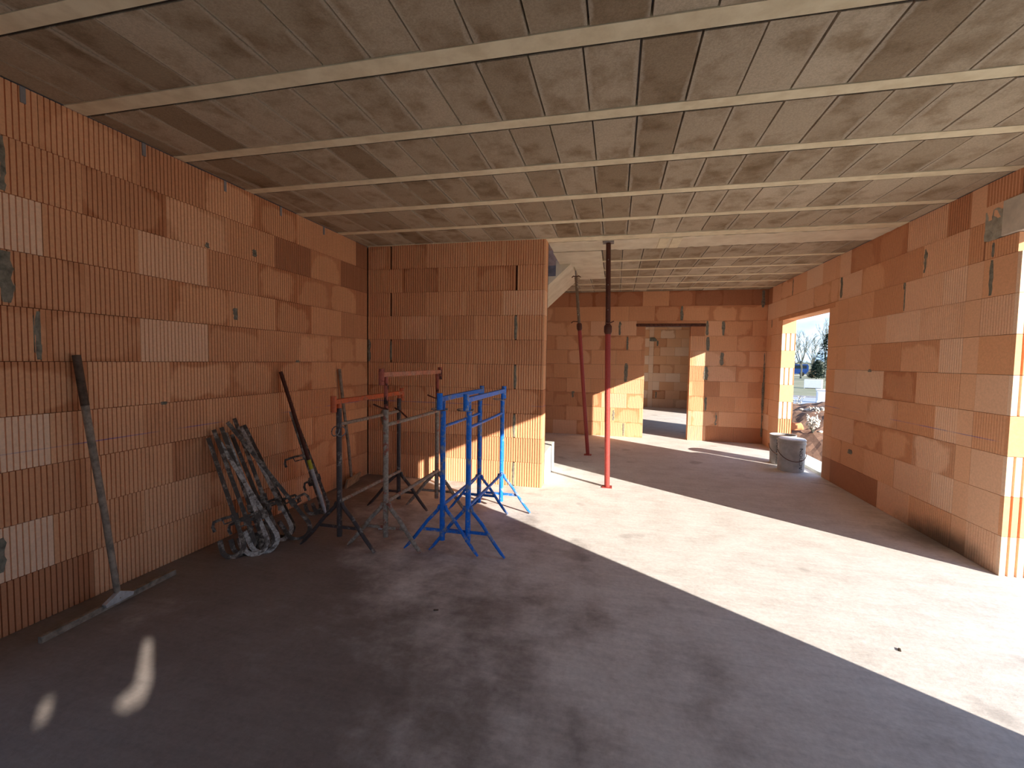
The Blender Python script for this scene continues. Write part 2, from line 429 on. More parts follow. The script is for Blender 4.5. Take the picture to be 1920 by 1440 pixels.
# left wall -------------------------------------------------------
LO0, LO1 = -2.4, .75       # opening behind the camera
bm = nb()
box(bm, XL - .2, XL - INS, LO1, YS + .2, 0, HC); box(bm, XL - .2, XL - INS, YS + .2, YFAR, 0, HC)
box(bm, XL - .2, XL - INS, YREAR, LO0, 0, HC); box(bm, XL - .2, XL - INS, LO0, LO1, 2.2, HC)
wl = tag(obj('wall_left', bm, M['core']), kind='structure')
WL = Wall(wl, XL, '+X', (.55, .09), 1, 0, .5)
for k in range(10):
    if k % 2: js = seq(LO1, YS, 1.27 - .48, .4805)
    else: js = seq(LO1, YS, 1.94 - .97, .4825)
    ov = {}
    if k in (7, 3, 1): ov[1] = dict(tone=.86, stain=0)
    if k == 8: ov[6] = dict(tone=.2)
    if k >= 8: ov[len(js) - 2] = dict(tone=.12)
    if k == 0: ov[2] = dict(tone=.28, stain=0)
    WL.course(k, js, over=ov)
    WL.course(k, seq(YS + .21, YB, 5.3 if k % 2 else 5.06, .481))
    if LO0 > YREAR: WL.course(k, seq(YREAR, LO0, -3.1, .48))
    if k >= 8: WL.course(k, seq(LO0, LO1, -2.1, .48), tone=.4)
for a, z0, z1, w_ in ((1.60, 2.20, 2.46, .045), (1.60, 1.66, 1.91, .05), (1.716, 1.38, 1.63, .03), (1.52, .33, .50, .07), (2.96, 1.70, 1.79, .045), (2.72, 2.20, 2.235, .03), (3.16, 2.235, 2.29, .04), (2.37, 1.085, 1.105, .045), (3.66, 1.365, 1.385, .05)):
    WL.mortar(a, z0, z1, w_)
for a in (1.68, 2.27, 2.87, 3.45, 4.05):                       # dark pockets cast against the slab
    boxo('wall_pocket', (XL - .01, XL + .004, a, a + .022, 2.66, 2.738), M['grey'], wl)

# stub wall in the middle ------------------------------------------
bm = nb(); box(bm, XL, XS - .012, YS + INS, YS + .20, 0, HC)
ws = tag(obj('wall_middle', bm, M['core']), kind='structure')
WS = Wall(ws, YS, '-Y', (.55, .07), 2, 0, .2)
for k in range(10):
    if k % 2: js = [XL + .012, -2.612, -2.154, -1.697, -1.24, XS]
    else: js = [XL + .012, -2.468, -2.015, -1.559, -1.094, XS]
    gaps = (-1.094,) if k % 2 == 0 else ((-2.612,) if k in (5, 7, 9) else ())
    n = len(js) - 1; z0, z1 = k * CH, (k + 1) * CH
    for i in range(n):
        last = i == n - 1
        kw = dict(depth=.19, ends=(0, 0)) if last else {}
        if k == 0 and last: kw['tone'] = .5
        if k == 1 and i == 3: kw.update(tone=.42)
        ga = .012 if js[i] in gaps else 0; gb = .012 if js[i + 1] in gaps else 0
        WS.brick(js[i] + ga, js[i + 1] - gb, z0, z1, **kw)
for k in (0, 2, 4, 6): WS.mortar(-1.094, k * CH + .01, (k + 1) * CH - .01, .03)
WS.mortar(-2.70, .62, .80, .07, .008); WS.mortar(-2.612, 1.40, 1.62, .02); WS.mortar(-2.90, 1.38, 1.64, .03)
bm = nb(); box(bm, XL, XS, YS + .2, YS + .205, 0, HC); obj('wall_backing', bm, M['core'], ws)

# back wall with the doorway ----------------------------------------
DX0, DX1, DZ = .525, 1.322, 2.092
bm = nb()
box(bm, XL, DX0 - .012, YB + INS, YB + .19, 0, HC); box(bm, DX1 + .012, XR, YB + INS, YB + .19, 0, HC); box(bm, DX0 - .012, DX1 + .012, YB + INS, YB + .19, 2.192, HC)
wb = tag(obj('wall_back', bm, M['core']), kind='structure')
WB = Wall(wb, YB, '-Y', (.60, .10), 3, 0, .45)
for k in range(10):
    z0, z1 = k * CH, (k + 1) * CH
    if k % 2: js = [-1.4, -.922, -.465, -.001, .458, .925, 1.374, 1.845, 2.314, XR]
    else: js = [-1.4, -1.178, -.712, -.245, .213, .68, 1.154, 1.63, 2.105, XR]
    if k == 7: js = [-1.4, -.947, -.488, .059, .362, .5255, 1.563, 1.865, 2.347, XR]
    js = [XL + .01] + [round(js[1] - .4655 * q_, 3) for q_ in range(4, 0, -1) if js[1] - .4655 * q_ > XL + .1] + js[1:]
    for i in range(len(js) - 1):
        a, b_ = js[i], js[i + 1]; kw = {}
        if k == 9: kw['tone'] = (.3, .25, .25, .3, .55, .3, .15, .18, .16)[(i - len(js) + 1) % 9]
        if k == 0 and a > 1.3: kw['tone'] = .25
        if b_ <= .6 and k < 8: kw['ribbed'] = 1; kw['fine'] = 0
        if k <= 7:
            if k == 7 and a > .362 - .01 and a < 1.563 - .001:
                continue
            if a >= DX0 and b_ <= DX1: continue
            if a < DX0 < b_: WB.brick(a, DX0, z0, z1, depth=.19, **kw)
            if a < DX1 < b_:
                kw2 = dict(kw); kw2['ribbed'] = 1; kw2['fine'] = 0
                WB.brick(DX1, b_ if b_ - DX1 < .35 else DX1 + .26, z0, z1, depth=.19, **kw2)
                if b_ - DX1 >= .35: WB.brick(DX1 + .26, b_, z0, z1, **kw)
            if (a < DX0 < b_) or (a < DX1 < b_): continue
        WB.brick(a, b_, z0, z1, **kw)
WB.brick(.362, DX0, 7 * CH, 2.09, stain=0, tone=.3, depth=.19); WB.brick(DX1, 1.563, 7 * CH, 2.09, stain=0, tone=.28, depth=.19)
boxo('lintel', (.352, 1.572, YB - .012, YB + .19, 2.092, 2.140), M['steel_dark'], wb, .004)['label'] = 'dark red lintel over the doorway'
WB.brick(.362, .9, 2.142, 2.192, tone=.35); WB.brick(.9, 1.563, 2.142, 2.192, tone=.45)
for a, z0, z1, w_ in ((1.154, 2.20, 2.46, .05), (.059, 1.93, 2.18, .045), (1.865, 1.93, 2.18, .05), (1.595, 1.93, 2.19, .05), (.20, 1.65, 1.90, .035), (1.617, 1.65, 1.90, .05), (.19, 1.05, 1.40, .06), (1.86, 1.39, 1.62, .06), (1.60, 1.12, 1.36, .07), (1.617, .56, .80, .04), (-.02, .30, .50, .05), (.17, .02, .26, .03), (1.80, .30, .53, .05), (-.80, .72, .84, .06), (2.50, 2.42, 2.72, .05), (2.56, 1.30, 1.62, .03), (2.56, .6, 1.3, .035), (2.56, .12, .6, .03)):
    WB.mortar(a, z0, z1, w_)

# right wall: window at the back, big opening near the camera -------------
JN, JF, OP0 = 6.38, 8.02, 1.17          # window from JN to JF, opening from OP0 to 3.69
LZ = 2.128
bm = nb()
box(bm, XR + INS, XO, 3.70, JN - .005, 0, HC); box(bm, XR + INS, XO, JF + .02, 10.10, 0, HC); box(bm, XR + INS, XO, JN - .005, JF + .01, 2.192, HC)
box(bm, XR + INS, XO, YREAR, -2.9, 0, HC); box(bm, XR + INS, XO, -1.3, OP0, 0, HC); box(bm, XR + INS, XO, OP0, 3.70, 2.58, HC)
box(bm, XR + INS, XO, 12.85, YFAR, 0, HC); box(bm, XR + INS, XO, 10.10, 12.85, 2.2, HC)
wr = tag(obj('wall_right', bm, M['core']), kind='structure')
WR = Wall(wr, XR, '-X', (.70, .11), 3, 0, .25)
JAMB = 3.69
for k in range(10):
    z0, z1 = k * CH, (k + 1) * CH; odd = k % 2 == 0     # "odd" courses counted from the floor as 1
    grooved = 4 if odd else 0
    if k == 1: grooved = 5
    if k == 8:                                             # beside the lintel
        WR.brick(3.985, 4.128, z0, z1, tone=.5)
    else:
        if k < 8: WR.brick(JAMB, 3.972, z0, z1, depth=.198, ends=(0, grooved), tone=.80 if grooved else .62, stain=0, ribbed=0 if k % 3 else 3, jit=False)
        WR.brick(3.972 if k < 9 else 3.69, 4.128, z0, z1, tone=.72, stain=0, ribbed=0)
    body = [4.128, 4.64, 5.14, 5.65, 6.155] if odd else [4.128, 4.377, 4.885, 5.395, 5.905, 6.155]
    for i, (a, b_) in enumerate(zip(body, body[1:])):
        kw = {}
        if not odd and i == 0: kw = dict(tone=.86 if k < 9 else .3, stain=0, ribbed=1, fine=0)
        if odd and k == 0 and i >= 2: kw = dict(tone=.2)
        if odd and k == 6 and i == 0: kw = dict(tone=.8, stain=.2)
        if k == 9 and i == 1: kw = dict(tone=.7, ribbed=1, fine=0, stain=.2)
        if k == 9 and i in (2, 3): kw = dict(tone=.42, stain=.6)
        WR.brick(a, b_, z0, z1, **kw)
    if k < 8:
        WR.brick(6.155, JN, z0, z1 if k < 7 else 2.192, depth=.198, tone=.62 if k else .3, stain=0, ribbed=0)
        g2 = (3, 6, 4, 0, 4, 0, 4, 0)[k]
        WR.brick(JF, 8.26, z0, z1, depth=.198, ends=(0, 0), tone=.74, stain=0, jit=False)
        WR.brick(8.26, 8.50 if odd else 8.46, z0, z1, tone=.7, stain=0); WR.brick(8.50 if odd else 8.46, YB, z0, z1)
    else:
        js = [6.155, 6.38, 6.86, 7.36, 7.86, 8.35, YB] if odd else [6.155, 6.28, 6.62, 7.12, 7.62, 8.12, 8.52, YB]
        for i, (a, b_) in enumerate(zip(js, js[1:])): WR.brick(a, b_, z0, z1, **(dict(tone=.2) if (k == 9 and i == len(js) - 2) else {}))
# added board, unseen behind the camera, holes shaped to throw sun spots indoors
from mathutils.geometry import tessellate_polygon
def back(px, py, pz, X=2.68):
    t = (X - px) / math.sin(AZ); return (py - t * math.cos(AZ), pz + t * math.tan(EL))
outer = [(-2.9, 0), (-1.3, 0), (-1.3, HC), (-2.9, HC)]
def hole(pts): return [back(*p) for p in pts]
holes = [hole([(-2.235, 1.685, 0), (-2.21, 1.70, 0), (-1.925, 1.475, 0), (-1.845, 1.38, 0), (-1.865, 1.325, 0), (-1.935, 1.335, 0), (-1.96, 1.435, 0)]),
         hole([(-2.235, 1.28, 0), (-2.215, 1.30, 0), (-2.105, 1.22, 0), (-2.115, 1.19, 0)]),
         hole([(XL, 2.185, .42), (XL, 2.22, .42), (XL, 2.22, .33), (XL, 2.185, .33)])]
allp = [Vector((a, b_, 0)) for h in [outer] + holes for a, b_ in h]
tri = tessellate_polygon([[Vector((a, b_, 0)) for a, b_ in h] for h in [outer] + holes])
bm = nb(); vv = [bm.verts.new((2.68, p.x, p.y)) for p in allp]
for t_ in tri:
    try: bm.faces.new([vv[i] for i in t_])
    except ValueError: pass
obj('sun_spot_mask', bm, M['board'], wr)
# reveal faces: the sun-lit far sides of both openings, with toothed block ends every other course
def reveal(name_root, x0, x1, y, k, teeth, tone, fine=False, dep=.030):
    z0, z1 = k * CH + G / 2, (k + 1) * CH - G / 2
    bm = nb(); W_ = x1 - x0
    prof = [(x0, y + .045)]
    if teeth:
        w_ = W_ / teeth
        for i in range(teeth):
            a = x0 + i * w_
            prof += [(a + .0005, y), (a + w_ * .70, y), (a + w_ * .73, y + dep), (a + w_ * .985, y + dep)]
        prof += [(x1, y)]
    else: prof += [(x0, y), (x1, y)]
    prof += [(x1, y + .045)]
    lo = [bm.verts.new((a, b_, z0)) for a, b_ in prof]; hi = [bm.verts.new((a, b_, z1)) for a, b_ in prof]
    for i in range(len(prof)): bm.faces.new((lo[i], lo[(i + 1) % len(prof)], hi[(i + 1) % len(prof)], hi[i]))
    bm.faces.new(lo[::-1]); bm.faces.new(hi); bmesh.ops.recalc_face_normals(bm, faces=bm.faces)
    o = obj('brick', bm, M['brick'], wr); o.color = (tone, 0, 0, 1)
for k in range(8):
    reveal(wr, XR + .001, XO, JF - .030, k, (2, 6, 3, 0, 3, 0, 3, 0)[k], (.85, .45, 1, .58, 1, .58, 1, .58)[k])
    reveal(wr, XR + .001, XO, JAMB - .030, k, (4, 4, 4, 0, 4, 4, 4, 4)[k], (.9, .6, .95, .52, .95, .58, .95, .95)[k])
# window head
o = boxo('window_lintel', (XR - .002, XO, JN - .14, JF + .16, LZ, 2.190), M['brick'], wr, .003); o.color = (.55, .4, .2, 1)
boxo('window_sill', (XR + .02, XO + .14, JN, JF - .02, -.02, .035), M['pale'], wr, .004)
# head of the big opening: mortar bed and precast lintel
boxo('lintel', (XR - .014, XO, OP0 - .2, 3.822, 2.325, 2.566), M['lintel'], wr, .004)['label'] = 'precast concrete lintel'
bm = box(nb(), XR - .004, XO, 3.824, 3.984, 2.325, 2.535)
bmesh.ops.subdivide_edges(bm, edges=bm.edges, cuts=4, use_grid_fill=True)
for v in bm.verts:
    v.co.y += rnd.uniform(-.006, .001); v.co.x += rnd.uniform(-.003, .006); v.co.z += rnd.uniform(-.006, .008)
obj('mortar_bed', bm, M['lime'], wr)['label'] = 'grey mortar bed at the lintel end'
WR.brick(JAMB, 3.972, 8 * CH, 2.322, depth=.198, tone=.55, stain=0, jit=False)
WR.brick(3.69, 3.985, 2.57, HC, tone=.3, ribbed=1)
for a, b_ in ((1.0, 1.5), (1.5, 2), (2, 2.5), (2.5, 3), (3, 3.3), (3.3, 3.69)): WR.brick(a, b_, 2.57, HC, tone=.35, ribbed=1)
for a, z0, z1, w_ in ((4.62, 2.23, 2.43, .05), (4.89, 2.13, 2.19, .035), (4.88, 1.93, 2.15, .018), (6.10, 2.22, 2.46, .05), (5.39, 1.355, 1.385, .06), (5.70, .43, .48, .09), (3.90, 1.93, 2.18, .03), (3.90, 2.2, 2.3, .02), (8.50, 2.05, 2.18, .03), (7.62, 2.47, 2.72, .04)):
    WR.mortar(a, z0, z1, w_)
RX0, RX1 = .3, 2.5
# rear wall behind the camera; its unseen opening is added for fill light
bm = nb(); box(bm, XL - .2, RX0, YREAR - .2, YREAR, 0, HC); box(bm, RX1, XO, YREAR - .2, YREAR, 0, HC); box(bm, RX0, RX1, YREAR - .2, YREAR, 2.4, HC)
wre = tag(obj('wall_rear', bm, M['core']), kind='structure')
# far room wall
bm = nb(); box(bm, XL, XO, YFAR + INS, YFAR + .2, 0, HC)
wf = tag(obj('wall_far', bm, M['core']), kind='structure')
WF = Wall(wf, YFAR, '-Y', (.62, .14), 0, 0, .35)
for k in range(10):
    js = [XL, -2.5, -2.02, -1.56, -1.1, -.64, -.18, .3, .62 if k % 2 else .8, 1.02, 1.16, 1.55 if k % 2 else 1.36, 1.98 if k % 2 else 1.80, 2.3, XR] if True else 0
    ov = {8: dict(tone=(.6, .9)[k % 2]), 9: dict(tone=.85, stain=0, fine=0)}
    if k % 3 == 1: ov[10] = dict(tone=.45)
    WF.course(k, js, over=ov)
WF.mortar(1.27, .30, .50, .05); WF.mortar(1.27, 1.95, 2.12, .05)
WF.mortar(1.12, 2.10, 2.22, .22, .03)

# ------------------------------------------------------------------ ceiling
HX0, HX1, HY0, HY1 = XL, -.785, 5.08, 7.35
bm = nb(); ZC = HC + .035
box(bm, XL - .2, XO, YREAR, HY0, ZC, ZC + .2)
box(bm, HX1, XO, HY0, 6.14, ZC, ZC + .2); box(bm, -.60, XO, 6.14, HY1, ZC, ZC + .2)
box(bm, XL - .2, XO, HY1, YFAR + .2, ZC, ZC + .2)
ce = tag(obj('ceiling', bm, M['grey']), kind='structure')
bnear = [(-.02, .13), (.55, .67), (1.325, 1.420), (1.860, 1.978), (2.470, 2.572), (3.062, 3.162), (3.655, 3.762), (4.285, 4.385)]
bfar = [(6.05, 6.15), (6.63, 6.73), (7.22, 7.32), (7.81, 7.91), (8.40, 8.50)]
def joist(y0, y1, x0, x1):
    bm = nb(); n = int((x1 - x0) / .35)
    y0 += .001; y1 -= .015; prev = None
    for i in range(n + 1):
        x = x0 + (x1 - x0) * i / n; j = rnd.uniform(-.0012, .0012); j2 = rnd.uniform(-.0015, .0015)
        r = [bm.verts.new(p) for p in ((x, y0 + j, ZC - .001), (x, y0 + j, HC - .003), (x, y1 + j2, HC - .002), (x, y1 + j2, ZC - .001))]
        if prev:
            for q in range(3): bm.faces.new((prev[q], prev[q + 1], r[q + 1], r[q]))
        else: bm.faces.new(r)
        prev = r
    bm.faces.new(prev[::-1])
    obj('joist', bm, M['beam'], ce)
    box_ = box(nb(), x0, x1, y1 + .001, y1 + .0125, HC + .003, ZC - .001); obj('shadow_strip', box_, M['joist_shadow'], ce)  # dark strip paints the shadow line along the joist's far edge
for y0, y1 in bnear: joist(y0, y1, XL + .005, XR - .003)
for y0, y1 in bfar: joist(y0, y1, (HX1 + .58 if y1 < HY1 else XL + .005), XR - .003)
tile_meshes = {}
def tile(x0, x1, y0, y1, tone):
    L_, W_ = round(x1 - x0 - .004, 3), round(y1 - y0 - .004, 3); key = (L_, W_)
    if key not in tile_meshes:
        bm = nb(); box(bm, -L_ / 2, L_ / 2, -W_ / 2, W_ / 2, 0, .034)
        for v in bm.verts:
            if v.co.z < .01: v.co.x *= 1 - .006 / L_
        me = bpy.data.meshes.new('ceiling_block'); bm.to_mesh(me); bm.free(); me.materials.append(M['tile']); tile_meshes[key] = me
    o = bpy.data.objects.new('ceiling_block', tile_meshes[key]); COL.objects.link(o); o.parent = ce
    o.location = ((x0 + x1) / 2 + rnd.uniform(-.001, .001), (y0 + y1) / 2, HC + rnd.uniform(-.0015, .003))
    o.rotation_euler = (rnd.uniform(-.004, .004), rnd.uniform(-.008, .008), rnd.uniform(-.003, .003))
    o.color = (min(1, max(0, tone)), 0, 0, 1)
def tilerow(y0, y1, x0, x1, ph):
    js = seq(x0, x1, ph + math.ceil((x0 - ph) / .2385) * .2385, .2385)
    for a, b_ in zip(js, js[1:]):
        mid = (a + b_) / 2
        tile(a, b_, y0, y1, rnd.gauss(.38 + .12 * (mid > .2) + .10 * (mid > 1.2), .20))
alln = bnear
for i, (q, w_) in enumerate(zip(bnear, bnear[1:])):
    if q[1] > .6: tilerow(q[1], w_[0], XL + .004, XR - .002, -.41 + (.0, .0, .03, .0, .01, -.01, .02)[i % 7])
tilerow(4.385, 4.855, XL + .004, XR - .002, -.40)
tilerow(5.505, 6.05, -.195, XR - .002, -.195)
for (q, w_) in zip(bfar, bfar[1:]):
    if w_[0] < 7.3: tilerow(q[1], w_[0], -.195, XR - .002, -.195)
    else: tilerow(q[1], w_[0], -1.9, XR - .002, -.195)
tilerow(8.50, YB, -1.9, XR - .002, -.195)
box_b = nb(); box(box_b, XL, XR, YREAR, -.02, HC, ZC); box(box_b, XL, XR, .13, .55, HC, ZC); box(box_b, XL, XR, YB + .19, YFAR, HC, ZC); box(box_b, XL, -1.9, 7.35, YB, HC, ZC)
obj('ceiling_panel', box_b, M['tile'], ce)
# wide cast band and the slab beside the stair opening: shallow board-marked relief
def relief(name, x0, x1, y0, y1, zf, nx, ny, mat, amp=.004, edge=.006):
    bm = nb(); g = []
    r2 = random.Random(3)
    for j in range(ny + 1):
        row = []
        for i in range(nx + 1):
            x = x0 + (x1 - x0) * i / nx; y = y0 + (y1 - y0) * j / ny
            z = zf + amp * (math.sin(x * 3.1 + j * 2.3) * .5 + math.sin(x * 7.7 + j * 5.1) * .3 + r2.uniform(-.5, .5) * .6)
            if j in (0, ny): y += r2.uniform(-.5, .5) * edge
            row.append(bm.verts.new((x, y, z)))
        g.append(row)
    for a, b_ in zip(g, g[1:]):
        for i in range(nx): bm.faces.new((a[i], b_[i], b_[i + 1], a[i + 1]))
    ex = bmesh.ops.extrude_face_region(bm, geom=list(bm.faces))
    for v in ex['geom']:
        if isinstance(v, bmesh.types.BMVert): v.co.z = ZC - .0005
    bmesh.ops.recalc_face_normals(bm, faces=bm.faces)
    return obj(name, bm, mat, ce)
relief('cast_strip', XS + .002, XR - .003, 4.868, 5.02, HC - .004, 60, 2, M['beam'], .002, .012)
relief('cast_band', XS + .002, XR - .003, 5.042, 5.478, HC - .003, 60, 7, M['cast'], .004, .035)
relief('cast_strip', XL + .003, XS + .002, 4.868, 5.07, HC - .002, 20, 2, M['beam'], .002, .002)
relief('cast_slab', HX1 + .004, -.205, 5.50, 6.34, HC - .006, 10, 8, M['cast'], .004, .004)
relief('cast_slab', -.60, -.205, 6.35, 7.33, HC - .004, 7, 9, M['cast'], .004, .008)
for a in (.42, .55): boxo('patch_strip', (a, a + .10, 5.06, 5.47, HC - .0095, HC), M['beam'], ce, .002)

# stair: first landing block on the floor, sloping flight, shaft -----------------
st = empty('staircase', (-1.2, 5.5, 0), 0, 'raw concrete staircase behind the ribbed middle wall, low first block and sloping soffit', 'staircase')
def child_at(o, root):
    o.parent = root; o.matrix_parent_inverse = Matrix.Translation(root.location).inverted(); return o
def P(o, root): return child_at(o, root)
P(boxo('bottom_step', (XL + .9, -.772, 5.09, 5.905, 0, .345), M['pale'], None, .004), st)['label'] = 'pale concrete first block'
sl = 2.74; x_top, k_s = -.60, .92
# flight rising towards +X; soffit line z = 2.74 - k_s*(x_top-x)
bm = nb()
pr = [(-.60, 2.765), (-2.6, 2.765 - 2.0 * k_s), (-2.6, 2.93 - 2.0 * k_s), (-.60, 2.93)]
prof = [(-.63, 2.735), (-2.45, 2.748 - 1.85 * k_s)]
n = 8; tops = []
for i in range(n):
    xa = -2.45 + i * 1.85 / n; za = 2.748 - 1.85 * k_s + .22 + (i + 1) * 1.85 * k_s / n - .18
    tops += [(xa, za), (xa + 1.85 / n, za)]
prof += tops[:]
prof = [prof[0], prof[1]] + tops
lo = [bm.verts.new((a, 6.15, b_)) for a, b_ in prof]; hi = [bm.verts.new((a, 7.34, b_)) for a, b_ in prof]
for i in range(len(prof)): bm.faces.new((lo[i], lo[(i + 1) % len(prof)], hi[(i + 1) % len(prof)], hi[i]))
bm.faces.new(lo[::-1]); bm.faces.new(hi); bmesh.ops.recalc_face_normals(bm, faces=bm.faces)
P(obj('stair_flight', bm, M['cast']), st)
sh = nb()
box(sh, XL - .2, HX1 + .4, HY0 - .2, HY0, ZC + .2, 4.4); box(sh, XL - .2, HX1 + .4, 7.35, 7.55, ZC + .2, 4.4)
box(sh, XL - .2, XL, HY0, 7.35, ZC, 3.5); box(sh, HX1 + .2, HX1 + .4, HY0, 7.35, ZC + .2, 4.4)
box(sh, XL - .2, -1.8, HY0 - .2, 7.55, 4.4, 4.55)
box(sh, XL, HX1, 6.16, 6.26, 2.95, 4.4)
tag(obj('wall_stairwell', sh, M['shaft']), kind='structure')

# ------------------------------------------------------------------ trestles
def foot_leg(name, a, b_, r, mat, root):
    a, b_ = Vector(a), Vector(b_); d = (b_ - a)
    side = Vector((d.x, d.y, 0)).normalized()
    pts = [a, a + Vector((side.x * .012, side.y * .012, -.035)), a + d * .35, a + d * .7, b_ + Vector((-side.x * .022, -side.y * .022, .036)), b_ + Vector((side.x * .006, side.y * .006, .008))]
    bm = nb()
    sweep(bm, pts, lambda i: [(u * (1, 1, 1, 1, .9, .45)[i], v * (1, 1, 1, 1, 1.05, 1.35)[i]) for u, v in circ(r, 10)])
    P(smoothmesh(obj(name, bm, mat), 50), root)
def trestle(x, yn, yf, zbar, label, post, rail, bar, tubem, leg_m, sock_m, sw, ringst, lean=0., inner_show=.05, group=None, zout=1.04, rleg=.0125):
    root = empty('trestle', (x, (yn + yf) / 2, 0), 0, label, 'trestle')
    def T(name, pts, r, m_, n=12): return P(tubeo(name, pts, r, m_, None, n), root)
    for y, s in ((yn, -1), (yf, 1)):
        T('post', [(x, y, .085), (x, y, .3), (x, y, .7), (x, y, zout)], .0200, post, 14)
        T('inner_tube', [(x, y, zout - .02), (x, y, zbar - .012)], .0160, tubem, 12)
        for sx in (-1, 1):
            foot_leg('leg', (x + sx * .022, y, .345), (x + sx * sw / 2, y - .03, .0), rleg, leg_m, root)
        cb = nb(); sweep(cb, [(x - sw * .265, y - .006, .158), (x + sw * .265, y - .006, .158)], [(-.011, -.004), (.011, -.004), (.011, .004), (-.011, .004)])
        P(obj('brace', cb, leg_m), root)
        # tubular guard socket at the end of the head bar
        ys = y + s * .062
        o = T('guard_socket', [(x - .002, ys, zbar - .095), (x - .002, ys, zbar + .022)], .021, sock_m, 14)
        if ringst == 1:
            bm = nb(); ring(bm, (x - .030, y, zout + .006), .058, .0038, 22, Matrix.Rotation(.06, 3, 'Y')); P(smoothmesh(obj('pin_ring', bm, M['galv'])), root)
            if s == -1:
                bm = nb(); tube(bm, [(x - .045, y, zout + .012), (x + .035, y, zout + .012)], .005, 8); P(obj('pin', bm, M['galv']), root)
        elif ringst == 2:
            T('pin_handle', [(x - .095, y - .01, zout + .035), (x - .02, y - .024, zout + .012), (x + .032, y - .024, zout + .004)], .0062, M['steel_dark'], 8)
        elif ringst == 3:
            if s == -1:
                for sx in (-1, 1):
                    bm = nb(); ring(bm, (x + sx * .022, y - .012, .875), .037, .0042, 18, Matrix.Rotation(sx * .5, 3, 'Y') @ Matrix.Rotation(1.15, 3, 'X')); P(smoothmesh(obj('pin_ring', bm, M['galv'])), root)
            else: T('pin_handle', [(x - .03, y - .024, .955), (x + .03, y - .025, .925), (x + .11, y - .05, .87)], .0075, M['steel_dark'], 8)
    T('upper_rail', [(x, yn, .925), (x, (yn + yf) / 2, .922), (x, yf, .925)], rleg * .95, rail, 10)
    T('lower_rail', [(x + .012, yn, .355), (x + .012, yf, .355)], rleg * .95, rail, 10)
    bm = nb(); w_ = .030
    sweep(bm, [(x, yn - .05, zbar - .02), (x, yf + .05, zbar - .02)], [(-.018, -w_ / 2), (.018, -w_ / 2), (.018, w_ / 2), (-.018, w_ / 2)], normal=(0, 0, 1))
    bmesh.ops.bevel(bm, geom=list(bm.edges), offset=.003, segments=1, affect='EDGES')
    P(obj('head_bar', bm, bar), root)
    return root
trestle(-1.975, 2.91, 3.845, 1.115, 'orange-topped old trestle with dark dirty posts, leftmost of the four, beside the leaning clamps', M['post_dark'], M['post_mud'], M['orange'], M['orange'], M['post_dark'], M['orange'], .60, 3, zout=1.045, rleg=.0145)
trestle(-1.640, 2.99, 3.965, 1.318, 'tallest trestle, faded red head bar and mud-caked brown posts, second from the left', M['post_mud'], M['post_mud'], M['pink'], M['red_tube'], M['post_mud'], M['red_tube'], .58, 2, zout=1.04, rleg=.016)
trestle(-1.213, 3.045, 3.955, 1.152, 'blue metal trestle standing right beside the mud-caked red one', M['blue'], M['blue'], M['blue_clean'], M['blue'], M['blue'], M['blue_clean'], .56, 1, zout=1.045)
trestle(-1.022, 3.065, 4.045, 1.150, 'blue metal trestle nearest the sun patch, rightmost of the four', M['blue_clean'], M['blue'], M['blue_clean'], M['blue'], M['blue'], M['blue_clean'], .565, 1, zout=1.045)

# ------------------------------------------------------------------ masonry clamps leaning on the left wall
def clamp(A, B, hook, mat, label, jaws, cat='clamp', side=-1, jaw_dir=None, group=None, hs=1.0):
    """A: top at the wall, B: lowest point of the hook on the floor"""
    A, B = Vector(A), Vector(B)
    root = empty('masonry_clamp', (B.x, B.y, 0), 0, label, cat, group)
    t = (A - B).normalized()
    hd = Vector(jaw_dir); hd = (hd - t * hd.dot(t)).normalized()     # the hook opens to this side
    nrm = t.cross(hd)
    R = .075 * hs
    O = B + t * R + hd * 0                                # arc centre line start
    # bar runs on the -hd side of the arc, the arc swings to the +hd side
    C_ = B + t * (R + .012)
    pts = []
    for i in range(9):
        a = math.pi * i / 8
        pts.append(C_ - hd * (math.cos(a) * R) - t * (math.sin(a) * R))
    bar = [A, pts[0] + (A - pts[0]) * .5, pts[0] + (A - pts[0]) * .06]
    tip = [pts[-1] + t * .05, pts[-1] + t * hook]
    path = bar + pts + tip
    bm = nb(); w1, w2 = .0065, .0135
    sweep(bm, path, lambda i: [(-w1, -w2), (w1, -w2), (w1, w2), (-w1, w2)] if i < 3 else [(-w1 * 1.1, -w2 * 1.15), (w1 * 1.1, -w2 * 1.15), (w1 * 1.1, w2 * 1.15), (-w1 * 1.1, w2 * 1.15)], normal=nrm)
    P(obj('bar', bm, mat), root)
    # sliding jaw: collar round the bar, arm and turned-down claw
    for (f, ln, dr) in jaws:
        c = pts[0] + (A - pts[0]) * f; jd = hd * dr
        jb = nb(); sweep(jb, [c - t * .028, c + t * .028], [(-.014, -.022), (.014, -.022), (.014, .022), (-.014, .022)], normal=nrm)
        co = P(obj('sliding_collar', jb, M['clamp']), root)
        ja = nb(); sweep(ja, [c + t * .012, c + jd * ln * .5 + t * .018, c + jd * ln + t * .012, c + jd * (ln + .012) - t * .02, c + jd * (ln + .006) - t * .055],
                         [(-.007, -.0095), (.007, -.0095), (.007, .0095), (-.007, .0095)], normal=nrm)
        obj('jaw', ja, M['clamp'], co)
        jb2 = nb(); sweep(jb2, [c - t * .022, c + jd * ln * .55 - t * .022, c + jd * ln * .6 + t * .012], [(-.006, -.005), (.006, -.005), (.006, .005), (-.006, .005)], normal=nrm)
        obj('jaw_stay', jb2, M['clamp'], co)
    return root
LFT = (-.75, -.55, -.1)
